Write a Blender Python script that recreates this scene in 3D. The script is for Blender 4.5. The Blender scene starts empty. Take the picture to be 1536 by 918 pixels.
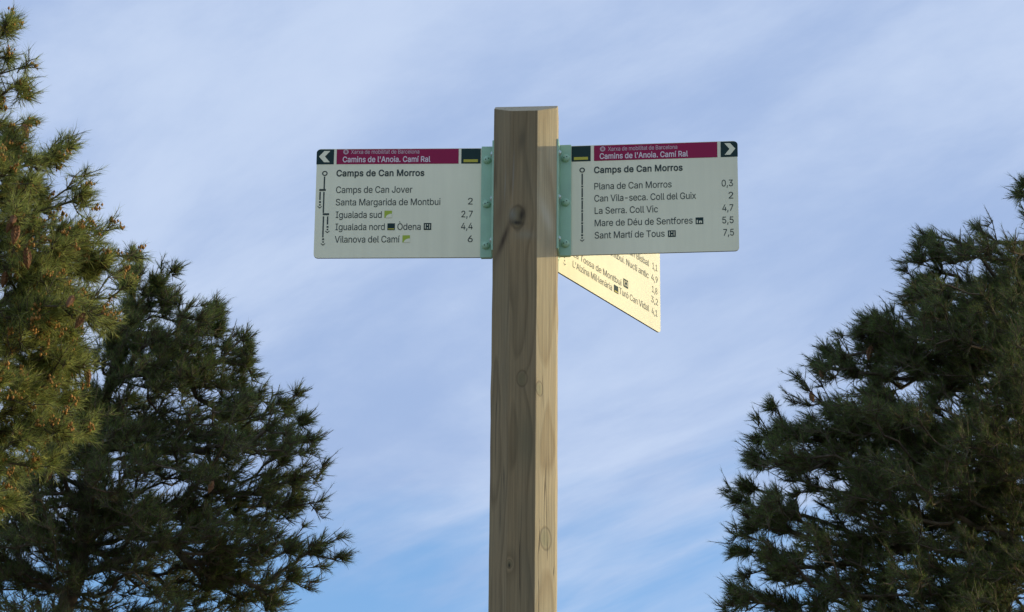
import bpy, math, random
import numpy as np
from mathutils import Vector, Matrix
from mathutils.geometry import delaunay_2d_cdt

scene = bpy.context.scene
col = scene.collection

# ------------------------------------------------------------------ camera
W0, H0 = 1536.0, 918.0            # pixel grid of the photograph
F = 4800.0                        # focal length in those pixels (112 mm equivalent)
PITCH, ROLL = math.radians(21.8), 0.0092
CAM = Vector((0.0, 0.0, 1.55))
fw = Vector((0, math.cos(PITCH), math.sin(PITCH)))
up0 = Vector((0, -math.sin(PITCH), math.cos(PITCH)))
rt0 = Vector((1, 0, 0))
rt = rt0 * math.cos(ROLL) + up0 * math.sin(ROLL)
up = up0 * math.cos(ROLL) - rt0 * math.sin(ROLL)
cd = bpy.data.cameras.new('camera')
cam = bpy.data.objects.new('camera', cd)
col.objects.link(cam)
cd.sensor_width = 36.0
cd.lens = F * 36.0 / W0
cd.clip_start, cd.clip_end = 0.05, 3000.0
m = Matrix((rt, up, -fw)).transposed().to_4x4()
m.translation = CAM
cam.matrix_world = m
scene.camera = cam

# ------------------------------------------------------------------ sun, sky, exposure
SUN_EL, SUN_BETA = math.radians(6.5), math.radians(9.5)   # beta: behind the sign plane, from the right
sdir = Vector((math.cos(SUN_BETA) * math.cos(SUN_EL), math.sin(SUN_BETA) * math.cos(SUN_EL), math.sin(SUN_EL)))
sl = bpy.data.lights.new('sun', 'SUN')
sl.energy, sl.angle, sl.color = 2.0, math.radians(0.53), (1.0, 0.85, 0.52)
so = bpy.data.objects.new('sun', sl)
col.objects.link(so)
so.rotation_euler = sdir.to_track_quat('Z', 'Y').to_euler()
so.location = (20, 10, 20)

vs = scene.view_settings
vs.view_transform, vs.look, vs.gamma, vs.exposure = 'Standard', 'None', 1.0, 0.6
vs.use_curve_mapping = False

world = bpy.data.worlds.new('World')
scene.world = world
world.use_nodes = True
nt = world.node_tree
nt.nodes.clear()
def wn(t, **k):
    n = nt.nodes.new(t)
    for a, b in k.items(): setattr(n, a, b)
    return n
def wl(a, b): nt.links.new(a, b)
out = wn('ShaderNodeOutputWorld')
bg = wn('ShaderNodeBackground')
bg.inputs['Strength'].default_value = 0.10
wl(bg.outputs[0], out.inputs['Surface'])
sky = wn('ShaderNodeTexSky', sky_type='NISHITA', sun_disc=False)
sky.sun_elevation = SUN_EL
sky.sun_rotation = math.pi / 2 - SUN_BETA
sky.air_density, sky.dust_density, sky.ozone_density = 1.0, 0.6, 1.6
tc = wn('ShaderNodeTexCoord')
# thin high cloud: noise on a flat layer seen along the view direction
sep = wn('ShaderNodeSeparateXYZ'); wl(tc.outputs['Generated'], sep.inputs[0])
zc = wn('ShaderNodeMath', operation='MAXIMUM'); wl(sep.outputs['Z'], zc.inputs[0]); zc.inputs[1].default_value = 0.03
dx = wn('ShaderNodeMath', operation='DIVIDE'); wl(sep.outputs['X'], dx.inputs[0]); wl(zc.outputs[0], dx.inputs[1])
dy = wn('ShaderNodeMath', operation='DIVIDE'); wl(sep.outputs['Y'], dy.inputs[0]); wl(zc.outputs[0], dy.inputs[1])
cmb = wn('ShaderNodeCombineXYZ'); wl(dx.outputs[0], cmb.inputs[0]); wl(dy.outputs[0], cmb.inputs[1])
def cloudmap(rot, scale, loc):
    r = wn('ShaderNodeMapping'); wl(cmb.outputs[0], r.inputs['Vector']); r.inputs['Rotation'].default_value = (0, 0, math.radians(rot))
    s = wn('ShaderNodeMapping'); wl(r.outputs[0], s.inputs['Vector']); s.inputs['Scale'].default_value = scale; s.inputs['Location'].default_value = loc
    return s
mp = cloudmap(58, (.65, 1.3, 1), (3.1, 1.7, 0))
mpf = cloudmap(54, (.5, 2.6, 1), (1.3, 4.1, 0))
n1 = wn('ShaderNodeTexNoise'); n1.inputs['Scale'].default_value = 1.7; n1.inputs['Detail'].default_value = 5; n1.inputs['Roughness'].default_value = 0.5; n1.inputs['Distortion'].default_value = 0.8
wl(mp.outputs[0], n1.inputs['Vector'])
n2 = wn('ShaderNodeTexNoise'); n2.inputs['Scale'].default_value = 4.0; n2.inputs['Detail'].default_value = 9; n2.inputs['Roughness'].default_value = 0.62; n2.inputs['Distortion'].default_value = 0.6
wl(mpf.outputs[0], n2.inputs['Vector'])
mx = wn('ShaderNodeMath', operation='MULTIPLY_ADD'); wl(n2.outputs['Fac'], mx.inputs[0]); mx.inputs[1].default_value = 0.34; wl(n1.outputs['Fac'], mx.inputs[2])
# the veil thins out towards the horizon side of the view
el = wn('ShaderNodeMapRange'); wl(sep.outputs['Z'], el.inputs['Value'])
el.inputs['From Min'].default_value = 0.275; el.inputs['From Max'].default_value = 0.37
el.inputs['To Min'].default_value = -0.22; el.inputs['To Max'].default_value = 0.27
ad = wn('ShaderNodeMath', operation='ADD'); wl(mx.outputs[0], ad.inputs[0]); wl(el.outputs[0], ad.inputs[1])
rp = wn('ShaderNodeMapRange', interpolation_type='SMOOTHSTEP'); wl(ad.outputs[0], rp.inputs['Value'])
rp.inputs['From Min'].default_value = 0.40; rp.inputs['From Max'].default_value = 0.80
rp.inputs['To Min'].default_value = 0.02; rp.inputs['To Max'].default_value = 0.95
mixc = wn('ShaderNodeMix', data_type='RGBA')
wl(rp.outputs[0], mixc.inputs[0]); 
tint = wn('ShaderNodeMix', data_type='RGBA', blend_type='MULTIPLY'); tint.inputs[0].default_value = 1.0
wl(sky.outputs[0], tint.inputs[6]); tint.inputs[7].default_value = (1.5, 1.85, 2.5, 1)     # clean winter air: deeper blue
wl(tint.outputs[2], mixc.inputs[6])
# veil with soft grey-lavender and brighter streaks
n3 = wn('ShaderNodeTexNoise'); n3.inputs['Scale'].default_value = 2.2; n3.inputs['Detail'].default_value = 10; n3.inputs['Roughness'].default_value = .6; n3.inputs['Distortion'].default_value = 0.3
mp2 = cloudmap(60, (.55, 1.35, 1), (7.3, 2.2, 0))
wl(mp2.outputs[0], n3.inputs['Vector'])
r3 = wn('ShaderNodeMapRange', interpolation_type='SMOOTHSTEP'); wl(n3.outputs['Fac'], r3.inputs['Value'])
r3.inputs['From Min'].default_value = 0.34; r3.inputs['From Max'].default_value = 0.68
cc = wn('ShaderNodeMix', data_type='RGBA'); wl(r3.outputs[0], cc.inputs[0])
cc.inputs[6].default_value = (2.5, 3.32, 5.1, 1); cc.inputs[7].default_value = (3.85, 4.58, 6.0, 1)
wl(cc.outputs[2], mixc.inputs[7])
wl(mixc.outputs[2], bg.inputs['Color'])

# ------------------------------------------------------------------ helpers
def ray(px, py):
    return (fw * F + rt * (px - W0 / 2) - up * (py - H0 / 2)).normalized()
def at_y(px, py, Y):
    d = ray(px, py)
    return CAM + d * ((Y - CAM.y) / d.y)

class MB:
    def __init__(self): self.v, self.f = [], []
    def poly(self, pts):
        i = len(self.v); self.v += [tuple(p) for p in pts]; self.f.append(tuple(range(i, i + len(pts))))
    def prism(self, pts2, y0, y1):
        """closed outline in the x-z plane, counter-clockwise seen from -y; extruded from y0 (front) to y1"""
        n = len(pts2); i = len(self.v)
        self.v += [(x, y0, z) for x, z in pts2] + [(x, y1, z) for x, z in pts2]
        self.f.append(tuple(range(i, i + n)))
        self.f.append(tuple(range(i + 2 * n - 1, i + n - 1, -1)))
        for k in range(n):
            a, b = i + k, i + (k + 1) % n
            self.f.append((a, a + n, b + n, b))
    def box(self, x0, x1, y0, y1, z0, z1):
        self.prism([(x0, z0), (x1, z0), (x1, z1), (x0, z1)], y0, y1)
    def lathe(self, prof, origin, axis, n=14):
        """profile (radius, height) revolved round axis; closed where the radius is 0"""
        o, ax = Vector(origin), Vector(axis).normalized()
        u = ax.orthogonal().normalized(); w = ax.cross(u)
        rows = []
        for r, h in prof:
            if r < 1e-7:
                self.v.append(tuple(o + ax * h)); rows.append([len(self.v) - 1])
            else:
                row = []
                for k in range(n):
                    t = 2 * math.pi * k / n
                    self.v.append(tuple(o + ax * h + (u * math.cos(t) + w * math.sin(t)) * r)); row.append(len(self.v) - 1)
                rows.append(row)
        for a, b in zip(rows, rows[1:]):
            for k in range(n):
                k2 = (k + 1) % n
                if len(a) == 1 and len(b) == 1: continue
                if len(a) == 1: self.f.append((a[0], b[k], b[k2]))
                elif len(b) == 1: self.f.append((a[k], b[0], a[k2]))
                else: self.f.append((a[k], b[k], b[k2], a[k2]))
    def build(self, name, mat, parent=None, smooth=False, bevel=0):
        me = bpy.data.meshes.new(name)
        me.from_pydata(self.v, [], self.f)
        me.update()
        o = bpy.data.objects.new(name, me)
        col.objects.link(o)
        if mat: me.materials.append(mat)
        if parent: o.parent = parent
        if smooth:
            me.polygons.foreach_set('use_smooth', [True] * len(me.polygons))
        if bevel:
            b = o.modifiers.new('bevel', 'BEVEL'); b.width = bevel; b.segments = 2; b.limit_method = 'ANGLE'
        return o

def thing(name, label, cat, loc=(0, 0, 0), rz=0.0, group=None):
    o = bpy.data.objects.new(name, None)
    col.objects.link(o)
    o.empty_display_size = 0.05
    o.location = loc; o.rotation_euler = (0, 0, rz)
    o['label'] = label; o['category'] = cat
    if group: o['group'] = group
    return o

def mat(name, color, rough=0.6, spec=0.5, metal=0.0, var=0.0, scale=20.0, bump=0.0, bscale=200.0, streak=0.0):
    """principled material with a little procedural wear: colour mottling and micro bump"""
    M = bpy.data.materials.new(name); M.use_nodes = True
    t = M.node_tree; p = t.nodes['Principled BSDF']
    p.inputs['Base Color'].default_value = (*color, 1)
    p.inputs['Roughness'].default_value = rough
    p.inputs['Specular IOR Level'].default_value = spec
    p.inputs['Metallic'].default_value = metal
    c = t.nodes.new('ShaderNodeTexCoord')
    if var:
        n = t.nodes.new('ShaderNodeTexNoise'); n.inputs['Scale'].default_value = scale; n.inputs['Detail'].default_value = 3
        t.links.new(c.outputs['Object'], n.inputs['Vector'])
        r = t.nodes.new('ShaderNodeMapRange'); t.links.new(n.outputs['Fac'], r.inputs['Value'])
        r.inputs['From Min'].default_value = .3; r.inputs['From Max'].default_value = .7
        r.inputs['To Min'].default_value = 1 - var; r.inputs['To Max'].default_value = 1 + var
        x = t.nodes.new('ShaderNodeVectorMath'); x.operation = 'SCALE'
        x.inputs[0].default_value = color; t.links.new(r.outputs[0], x.inputs['Scale'])
        res = x.outputs[0]
        if streak:                                         # faint dust runs down the face
            mp_ = t.nodes.new('ShaderNodeMapping'); t.links.new(c.outputs['Object'], mp_.inputs['Vector']); mp_.inputs['Scale'].default_value = (95, 95, 5)
            n2_ = t.nodes.new('ShaderNodeTexNoise'); n2_.inputs['Scale'].default_value = 1; n2_.inputs['Detail'].default_value = 5; t.links.new(mp_.outputs[0], n2_.inputs['Vector'])
            r_ = t.nodes.new('ShaderNodeMapRange'); t.links.new(n2_.outputs['Fac'], r_.inputs['Value'])
            r_.inputs['From Min'].default_value = .35; r_.inputs['From Max'].default_value = .7; r_.inputs['To Min'].default_value = 1.02; r_.inputs['To Max'].default_value = 1 - streak * 1.6
            x2 = t.nodes.new('ShaderNodeVectorMath'); x2.operation = 'SCALE'; t.links.new(res, x2.inputs[0]); t.links.new(r_.outputs[0], x2.inputs['Scale']); res = x2.outputs[0]
        t.links.new(res, p.inputs['Base Color'])
        r2 = t.nodes.new('ShaderNodeMapRange'); t.links.new(n.outputs['Fac'], r2.inputs['Value'])
        r2.inputs['To Min'].default_value = rough - .1; r2.inputs['To Max'].default_value = rough + .1
        t.links.new(r2.outputs[0], p.inputs['Roughness'])
    if bump:
        n = t.nodes.new('ShaderNodeTexNoise'); n.inputs['Scale'].default_value = bscale; n.inputs['Detail'].default_value = 3
        t.links.new(c.outputs['Object'], n.inputs['Vector'])
        b = t.nodes.new('ShaderNodeBump'); b.inputs['Strength'].default_value = bump; b.inputs['Distance'].default_value = .002
        t.links.new(n.outputs['Fac'], b.inputs['Height']); t.links.new(b.outputs[0], p.inputs['Normal'])
    return M

M_panel = mat('panel_print', (.82, .765, .575), .6, .25, var=.07, scale=5, streak=.022)
M_edge = mat('panel_edge', (.16, .16, .14), .6)
M_green = mat('print_dark_green', (.014, .036, .034), .6, .2, var=.06, scale=30)
M_ink = mat('print_text', (.034, .048, .041), .5, .3)
M_ink_glare = mat('print_text_glare', (.115, .12, .095), .5, .3)  # paler ink for the sunlit board: sun glare put into the colour
M_mag = mat('print_magenta', (.30, .012, .066), .6, .2, var=.04, scale=14)
M_yel = mat('print_yellow', (.50, .42, .035), .45, .4)
M_lime = mat('print_lime', (.36, .44, .03), .45, .4)
M_pink = mat('print_pale_pink', (.74, .60, .64), .45, .4)
M_rose = mat('print_rose_grey', (.56, .38, .42), .45, .4)
M_mint = mat('powder_coated_mint', (.33, .51, .36), .36, .5, var=.07, scale=40, bump=.12, bscale=900)
M_zinc = mat('zinc_screw', (.42, .50, .47), .3, .5, metal=.6, var=.1, scale=90)
M_hole = mat('dark_socket', (.012, .02, .016), .7)

# ------------------------------------------------------------------ ground (out of the frame, one sheet)
def ground():
    M = bpy.data.materials.new('dry_ground'); M.use_nodes = True
    t = M.node_tree; p = t.nodes['Principled BSDF']; p.inputs['Roughness'].default_value = .95
    c = t.nodes.new('ShaderNodeTexCoord')
    n = t.nodes.new('ShaderNodeTexNoise'); n.inputs['Scale'].default_value = .35; n.inputs['Detail'].default_value = 9
    t.links.new(c.outputs['Object'], n.inputs['Vector'])
    r = t.nodes.new('ShaderNodeValToRGB'); t.links.new(n.outputs['Fac'], r.inputs[0])
    r.color_ramp.elements[0].position = .38; r.color_ramp.elements[0].color = (.13, .11, .05, 1)
    r.color_ramp.elements[1].position = .62; r.color_ramp.elements[1].color = (.42, .34, .22, 1)
    t.links.new(r.outputs[0], p.inputs['Base Color'])
    rg = np.random.default_rng(5)
    m = MB(); N = 60
    g = np.sign(np.linspace(-1, 1, N + 1)) * np.abs(np.linspace(-1, 1, N + 1)) ** 3 * 900
    for j in range(N + 1):
        for i in range(N + 1):
            d = math.hypot(g[i], g[j])
            z = 0 if d < 3 else .12 * math.sin(g[i] * .21 + 1) * math.sin(g[j] * .17) * min(1, (d - 3) / 6)
            m.v.append((g[i], g[j], z))
    for j in range(N):
        for i in range(N):
            a = j * (N + 1) + i
            m.f.append((a, a + 1, a + N + 2, a + N + 1))
    o = m.build('ground', M, smooth=True); o['kind'] = 'structure'
ground()

# ------------------------------------------------------------------ the octagonal wooden post
R4 = math.radians(4.0)
PC = at_y(788.8, 300, 4.65)
PCX, PCY = PC.x, PC.y
INR = 0.0505                                       # inradius of the octagon
def oct_local():
    c = INR / math.cos(math.pi / 8)
    return [(c * math.sin(a), -c * math.cos(a)) for a in (math.radians(-22.5 + 45 * k) for k in range(8))]
OCT = oct_local()                                  # starts at the left end of the front face, counter-clockwise from above
def post_world(x, y):
    # yaw so that the right side comes nearer to the viewer
    c, s = math.cos(-R4), math.sin(-R4)
    return Vector((PCX + x * c - y * s, PCY + x * s + y * c, 0))
ZF = at_y(786, 165.8, post_world(0, -INR).y).z     # height of the front edge of the cut top

def wood(name, light, dark, stain):
    M = bpy.data.materials.new(name); M.use_nodes = True
    t = M.node_tree; p = t.nodes['Principled BSDF']
    L = t.links.new
    def N(ty, **k):
        n = t.nodes.new(ty)
        for a, b in k.items(): setattr(n, a, b)
        return n
    def math_(op, a, b=None, c=None):
        n = N('ShaderNodeMath', operation=op)
        for i, v in enumerate((a, b, c)):
            if v is None: continue
            if isinstance(v, (int, float)): n.inputs[i].default_value = v
            else: L(v, n.inputs[i])
        return n.outputs[0]
    co = N('ShaderNodeTexCoord').outputs['Object']
    # slow wander of the pith along the height
    mz = N('ShaderNodeMapping'); L(co, mz.inputs[0]); mz.inputs['Scale'].default_value = (9, 9, 1.5)
    nw = N('ShaderNodeTexNoise'); nw.inputs['Scale'].default_value = 1.0; nw.inputs['Detail'].default_value = 3; L(mz.outputs[0], nw.inputs['Vector'])
    wv = N('ShaderNodeVectorMath', operation='MULTIPLY_ADD'); L(nw.outputs['Color'], wv.inputs[0])
    wv.inputs[1].default_value = (.034, .034, 0); L(co, wv.inputs[2])
    sp = N('ShaderNodeSeparateXYZ'); L(wv.outputs[0], sp.inputs[0])
    so_ = N('ShaderNodeSeparateXYZ'); L(co, so_.inputs[0])
    ax = math_('SUBTRACT', sp.outputs[0], .012)
    ay = math_('SUBTRACT', sp.outputs[1], .020)
    rr = math_('SQRT', math_('ADD', math_('MULTIPLY', ax, ax), math_('MULTIPLY', ay, ay)))
    rr = math_('MULTIPLY_ADD', so_.outputs[2], .0045, rr)          # slight taper of the log
    core = None; knotring = None
    for (kx, ky, kz, s, amp) in KNOTS:
        d2 = math_('ADD', math_('MULTIPLY', math_('SUBTRACT', so_.outputs[0], kx), math_('SUBTRACT', so_.outputs[0], kx)),
                   math_('MULTIPLY', math_('SUBTRACT', so_.outputs[1], ky), math_('SUBTRACT', so_.outputs[1], ky)))
        dz = math_('MULTIPLY', math_('SUBTRACT', so_.outputs[2], kz), .62)
        d = math_('SQRT', math_('ADD', d2, math_('MULTIPLY', dz, dz)))
        e = math_('EXPONENT', math_('MULTIPLY', math_('DIVIDE', d, s * 2.1), -1.0))
        rr = math_('MULTIPLY_ADD', e, amp, rr)
        mk = N('ShaderNodeMapRange', interpolation_type='SMOOTHSTEP'); L(d, mk.inputs['Value'])
        mk.inputs['From Min'].default_value = s * 1.05; mk.inputs['From Max'].default_value = s * .45
        core = mk.outputs[0] if core is None else math_('MAXIMUM', core, mk.outputs[0])
        kr = N('ShaderNodeMapRange', interpolation_type='SMOOTHSTEP'); L(math_('ABSOLUTE', math_('SUBTRACT', d, s * .95)), kr.inputs['Value'])
        kr.inputs['From Min'].default_value = s * .22; kr.inputs['From Max'].default_value = 0
        knotring = kr.outputs[0] if knotring is None else math_('MAXIMUM', knotring, kr.outputs[0])
    ph = math_('FRACT', math_('MULTIPLY', rr, 1 / .0062))
    late = N('ShaderNodeValToRGB'); L(ph, late.inputs[0])
    cr = late.color_ramp
    cr.elements[0].position = 0; cr.elements[0].color = (0, 0, 0, 1)
    cr.elements[1].position = .62; cr.elements[1].color = (.12, .12, .12, 1)
    e = cr.elements.new(.90); e.color = (1, 1, 1, 1)
    e = cr.elements.new(1.0); e.color = (.1, .1, .1, 1)
    # fibres
    mf = N('ShaderNodeMapping'); L(co, mf.inputs[0]); mf.inputs['Scale'].default_value = (420, 420, 7)
    nf = N('ShaderNodeTexNoise'); nf.inputs['Scale'].default_value = 1; nf.inputs['Detail'].default_value = 4; L(mf.outputs[0], nf.inputs['Vector'])
    # stains
    ms = N('ShaderNodeMapping'); L(co, ms.inputs[0]); ms.inputs['Scale'].default_value = (16, 16, 4.2)
    ns = N('ShaderNodeTexNoise'); ns.inputs['Scale'].default_value = 1; ns.inputs['Detail'].default_value = 6; ns.inputs['Roughness'].default_value = .6; L(ms.outputs[0], ns.inputs['Vector'])
    base = N('ShaderNodeMix', data_type='RGBA'); L(late.outputs[0], base.inputs[0])
    base.inputs[6].default_value = (*light, 1); base.inputs[7].default_value = (*dark, 1)
    st = N('ShaderNodeMapRange'); L(ns.outputs['Fac'], st.inputs['Value'])
    st.inputs['From Min'].default_value = .42; st.inputs['From Max'].default_value = .72; st.inputs['To Max'].default_value = .75
    b2 = N('ShaderNodeMix', data_type='RGBA'); L(st.outputs[0], b2.inputs[0]); L(base.outputs[2], b2.inputs[6]); b2.inputs[7].default_value = (*stain, 1)
    b3 = N('ShaderNodeMix', data_type='RGBA', blend_type='MULTIPLY'); b3.inputs[0].default_value = 1
    ff = N('ShaderNodeMapRange'); L(nf.outputs['Fac'], ff.inputs['Value']); ff.inputs['From Min'].default_value = .3; ff.inputs['From Max'].default_value = .7; ff.inputs['To Min'].default_value = .80; ff.inputs['To Max'].default_value = 1.14
    cb = N('ShaderNodeCombineColor'); [L(ff.outputs[0], cb.inputs[i]) for i in range(3)]
    L(b2.outputs[2], b3.inputs[6]); L(cb.outputs[0], b3.inputs[7])
    b4 = N('ShaderNodeMix', data_type='RGBA'); L(math_('MULTIPLY', core, .85), b4.inputs[0]); L(b3.outputs[2], b4.inputs[6]); b4.inputs[7].default_value = (light[0] * .66, light[1] * .74, light[2] * .72, 1)
    b5 = N('ShaderNodeMix', data_type='RGBA'); L(math_('MULTIPLY', knotring, .45), b5.inputs[0]); L(b4.outputs[2], b5.inputs[6]); b5.inputs[7].default_value = tuple(c * .3 for c in light) + (1,)
    prev = b5.outputs[2]
    X, Z = so_.outputs[0], so_.outputs[2]
    def blot(cx, cz, sx, sz, slant, colr, amt, prev):
        # soft mark on the front face: an ellipse, slanted along the grain
        dz = math_('SUBTRACT', Z, cz)
        u = math_('DIVIDE', math_('SUBTRACT', math_('SUBTRACT', X, cx), math_('MULTIPLY', dz, slant)), sx)
        q = math_('ADD', math_('MULTIPLY', u, u), math_('POWER', math_('ABSOLUTE', math_('DIVIDE', dz, sz)), 2.0))
        mk = math_('MULTIPLY', math_('EXPONENT', math_('MULTIPLY', q, -1.0)), amt)
        mk = math_('MULTIPLY', mk, math_('LESS_THAN', so_.outputs[1], -INR + .030))
        mk = math_('MULTIPLY', mk, math_('MULTIPLY_ADD', nf.outputs['Fac'], 1.0, .5))
        m_ = N('ShaderNodeMix', data_type='RGBA'); L(mk, m_.inputs[0]); L(prev, m_.inputs[6]); m_.inputs[7].default_value = (*colr, 1)
        return m_.outputs[2]
    for bl in BLOTS: prev = blot(*bl, prev)
    mc = N('ShaderNodeMapping'); L(co, mc.inputs[0]); mc.inputs['Scale'].default_value = (95, 95, 1.9)
    nc_ = N('ShaderNodeTexNoise'); nc_.inputs['Scale'].default_value = 1; nc_.inputs['Detail'].default_value = 2; L(mc.outputs[0], nc_.inputs['Vector'])
    mg = N('ShaderNodeMapping'); L(co, mg.inputs[0]); mg.inputs['Scale'].default_value = (34, 34, 3.1); mg.inputs['Location'].default_value = (5.5, 2, 8)
    ng_ = N('ShaderNodeTexNoise'); ng_.inputs['Scale'].default_value = 1; ng_.inputs['Detail'].default_value = 2; L(mg.outputs[0], ng_.inputs['Vector'])
    ck = N('ShaderNodeMapRange', interpolation_type='SMOOTHSTEP'); L(math_('ABSOLUTE', math_('SUBTRACT', nc_.outputs['Fac'], .5)), ck.inputs['Value'])
    ck.inputs['From Min'].default_value = .016; ck.inputs['From Max'].default_value = .004
    gate = N('ShaderNodeMapRange'); L(ng_.outputs['Fac'], gate.inputs['Value']); gate.inputs['From Min'].default_value = .54; gate.inputs['From Max'].default_value = .60
    crack = math_('MULTIPLY', ck.outputs[0], gate.outputs[0])
    mck = N('ShaderNodeMix', data_type='RGBA'); L(math_('MULTIPLY', crack, .72), mck.inputs[0]); L(prev, mck.inputs[6]); mck.inputs[7].default_value = (.045, .034, .022, 1)
    prev = mck.outputs[2]
    L(prev, p.inputs['Base Color'])
    p.inputs['Roughness'].default_value = .78; p.inputs['Specular IOR Level'].default_value = .25
    bu = N('ShaderNodeBump'); bu.inputs['Strength'].default_value = .35; bu.inputs['Distance'].default_value = .0012
    L(math_('SUBTRACT', math_('MULTIPLY_ADD', late.outputs[0], .5, nf.outputs['Fac']), math_('ADD', math_('MULTIPLY', crack, 1.5), math_('MULTIPLY', knotring, .9))), bu.inputs['Height']); L(bu.outputs[0], p.inputs['Normal'])
    return M

def on_face(px, py, face):
    """local post coordinates of a pixel on one of the faces (0 front, 1 front right)"""
    a, b = post_world(*OCT[face]), post_world(*OCT[(face + 1) % 8])
    n = Vector((b.y - a.y, -(b.x - a.x), 0)); d = ray(px, py)
    q = CAM + d * ((a - CAM).dot(n) / d.dot(n))
    c, s = math.cos(R4), math.sin(R4)
    x, y = q.x - PCX, q.y - PCY
    return (x * c - y * s, x * s + y * c, q.z)
KNOTS = [(*on_face(776, 326, 0), .0125, -.010), (*on_face(783, 568, 0), .0085, .006),
         (*on_face(809, 583, 1), .0075, .006), (*on_face(818, 808, 1), .0115, .008), (*on_face(764, 846, 0), .0045, .005)]

def blot_at(px, py, sx, sz, slant, c, amt):
    x, y, z = on_face(px, py, 0); return (x, z, sx, sz, slant, c, amt)
BLOTS = [blot_at(783, 322, .0052, .012, .15, (.03, .021, .014), .97), blot_at(776, 334, .0085, .0042, -.6, (.025, .018, .012), .97), blot_at(769, 322, .006, .010, 0, (.22, .20, .16), .7),
         blot_at(754, 356, .0055, .026, .40, (.05, .03, .017), .9), blot_at(745, 385, .004, .016, .2, (.22, .15, .10), .5),
         blot_at(788, 352, .017, .0075, 0, (.25, .215, .15), .55), blot_at(783, 210, .006, .020, .1, (.07, .055, .035), .5), blot_at(770, 262, .0012, .035, .02, (.26, .23, .19), .6),
         blot_at(757, 275, .001, .03, .03, (.27, .24, .19), .6), blot_at(748, 312, .008, .03, .2, (.16, .10, .06), .4), blot_at(764, 848, .0018, .004, 0, (.02, .016, .012), .9),
         blot_at(790, 660, .018, .05, .0, (.10, .10, .062), .45)]
_c = on_face(819, 322, 1)
BLOTS += [(_c[0], _c[2], .0075, .024, -.25, (.52, .48, .40), .5), (_c[0] + .004, _c[2] - .05, .006, .02, .1, (.24, .21, .15), .4)]
post = thing('signpost', 'octagonal weathered timber post with slanted cut top carrying three direction boards', 'signpost', (PCX, PCY, 0), -R4)
SLOPE = .617
def z_top(y): return ZF + (y + INR) * SLOPE if y <= 0 else ZF + INR * SLOPE - y * SLOPE
mb = MB()
ztop = []
rows = [0.0, .6, 1.2, 1.8] + [2.0 + .045 * k for k in range(int((ZF - .03 - 2.0) / .045))]
rgp = np.random.default_rng(3)
ring = []                                            # octagon with mid points on the side faces so that the ridge has vertices
for k in range(8):
    a = OCT[k]; b = OCT[(k + 1) % 8]
    ring.append(a)
    if k in (2, 6): ring.append(((a[0] + b[0]) / 2, 0.0))
n = len(ring)
for z in rows:
    for x, y in ring:
        g = 1 + rgp.normal() * .0055                        # hand-worn arrises
        mb.v.append((x * g, y * g, z - .25 if z == 0 else z))
for x, y in ring: mb.v.append((x, y, z_top(y)))
for r in range(len(rows)):
    for k in range(n):
        a, b = r * n + k, r * n + (k + 1) % n
        mb.f.append((a, b, b + n, a + n))
t0 = len(rows) * n
mids = [k for k in range(n) if abs(ring[k][1]) < 1e-6]
front = [t0 + k % n for k in range(mids[1] - n, mids[0] + 1)]
back = [t0 + k for k in range(mids[0], mids[1] + 1)]
mb.f.append(tuple(front)); mb.f.append(tuple(back))
M_wood = wood('cut_pine', (.43, .345, .222), (.33, .25, .15), (.36, .31, .205))
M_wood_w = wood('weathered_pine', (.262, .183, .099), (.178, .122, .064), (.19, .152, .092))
po = mb.build('wooden_post', M_wood, post, bevel=.0012)
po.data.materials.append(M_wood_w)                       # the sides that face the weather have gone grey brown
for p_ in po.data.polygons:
    if p_.normal.y < -.9 or (p_.normal.y < -.5 and p_.normal.x < -.3): p_.material_index = 1

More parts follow.
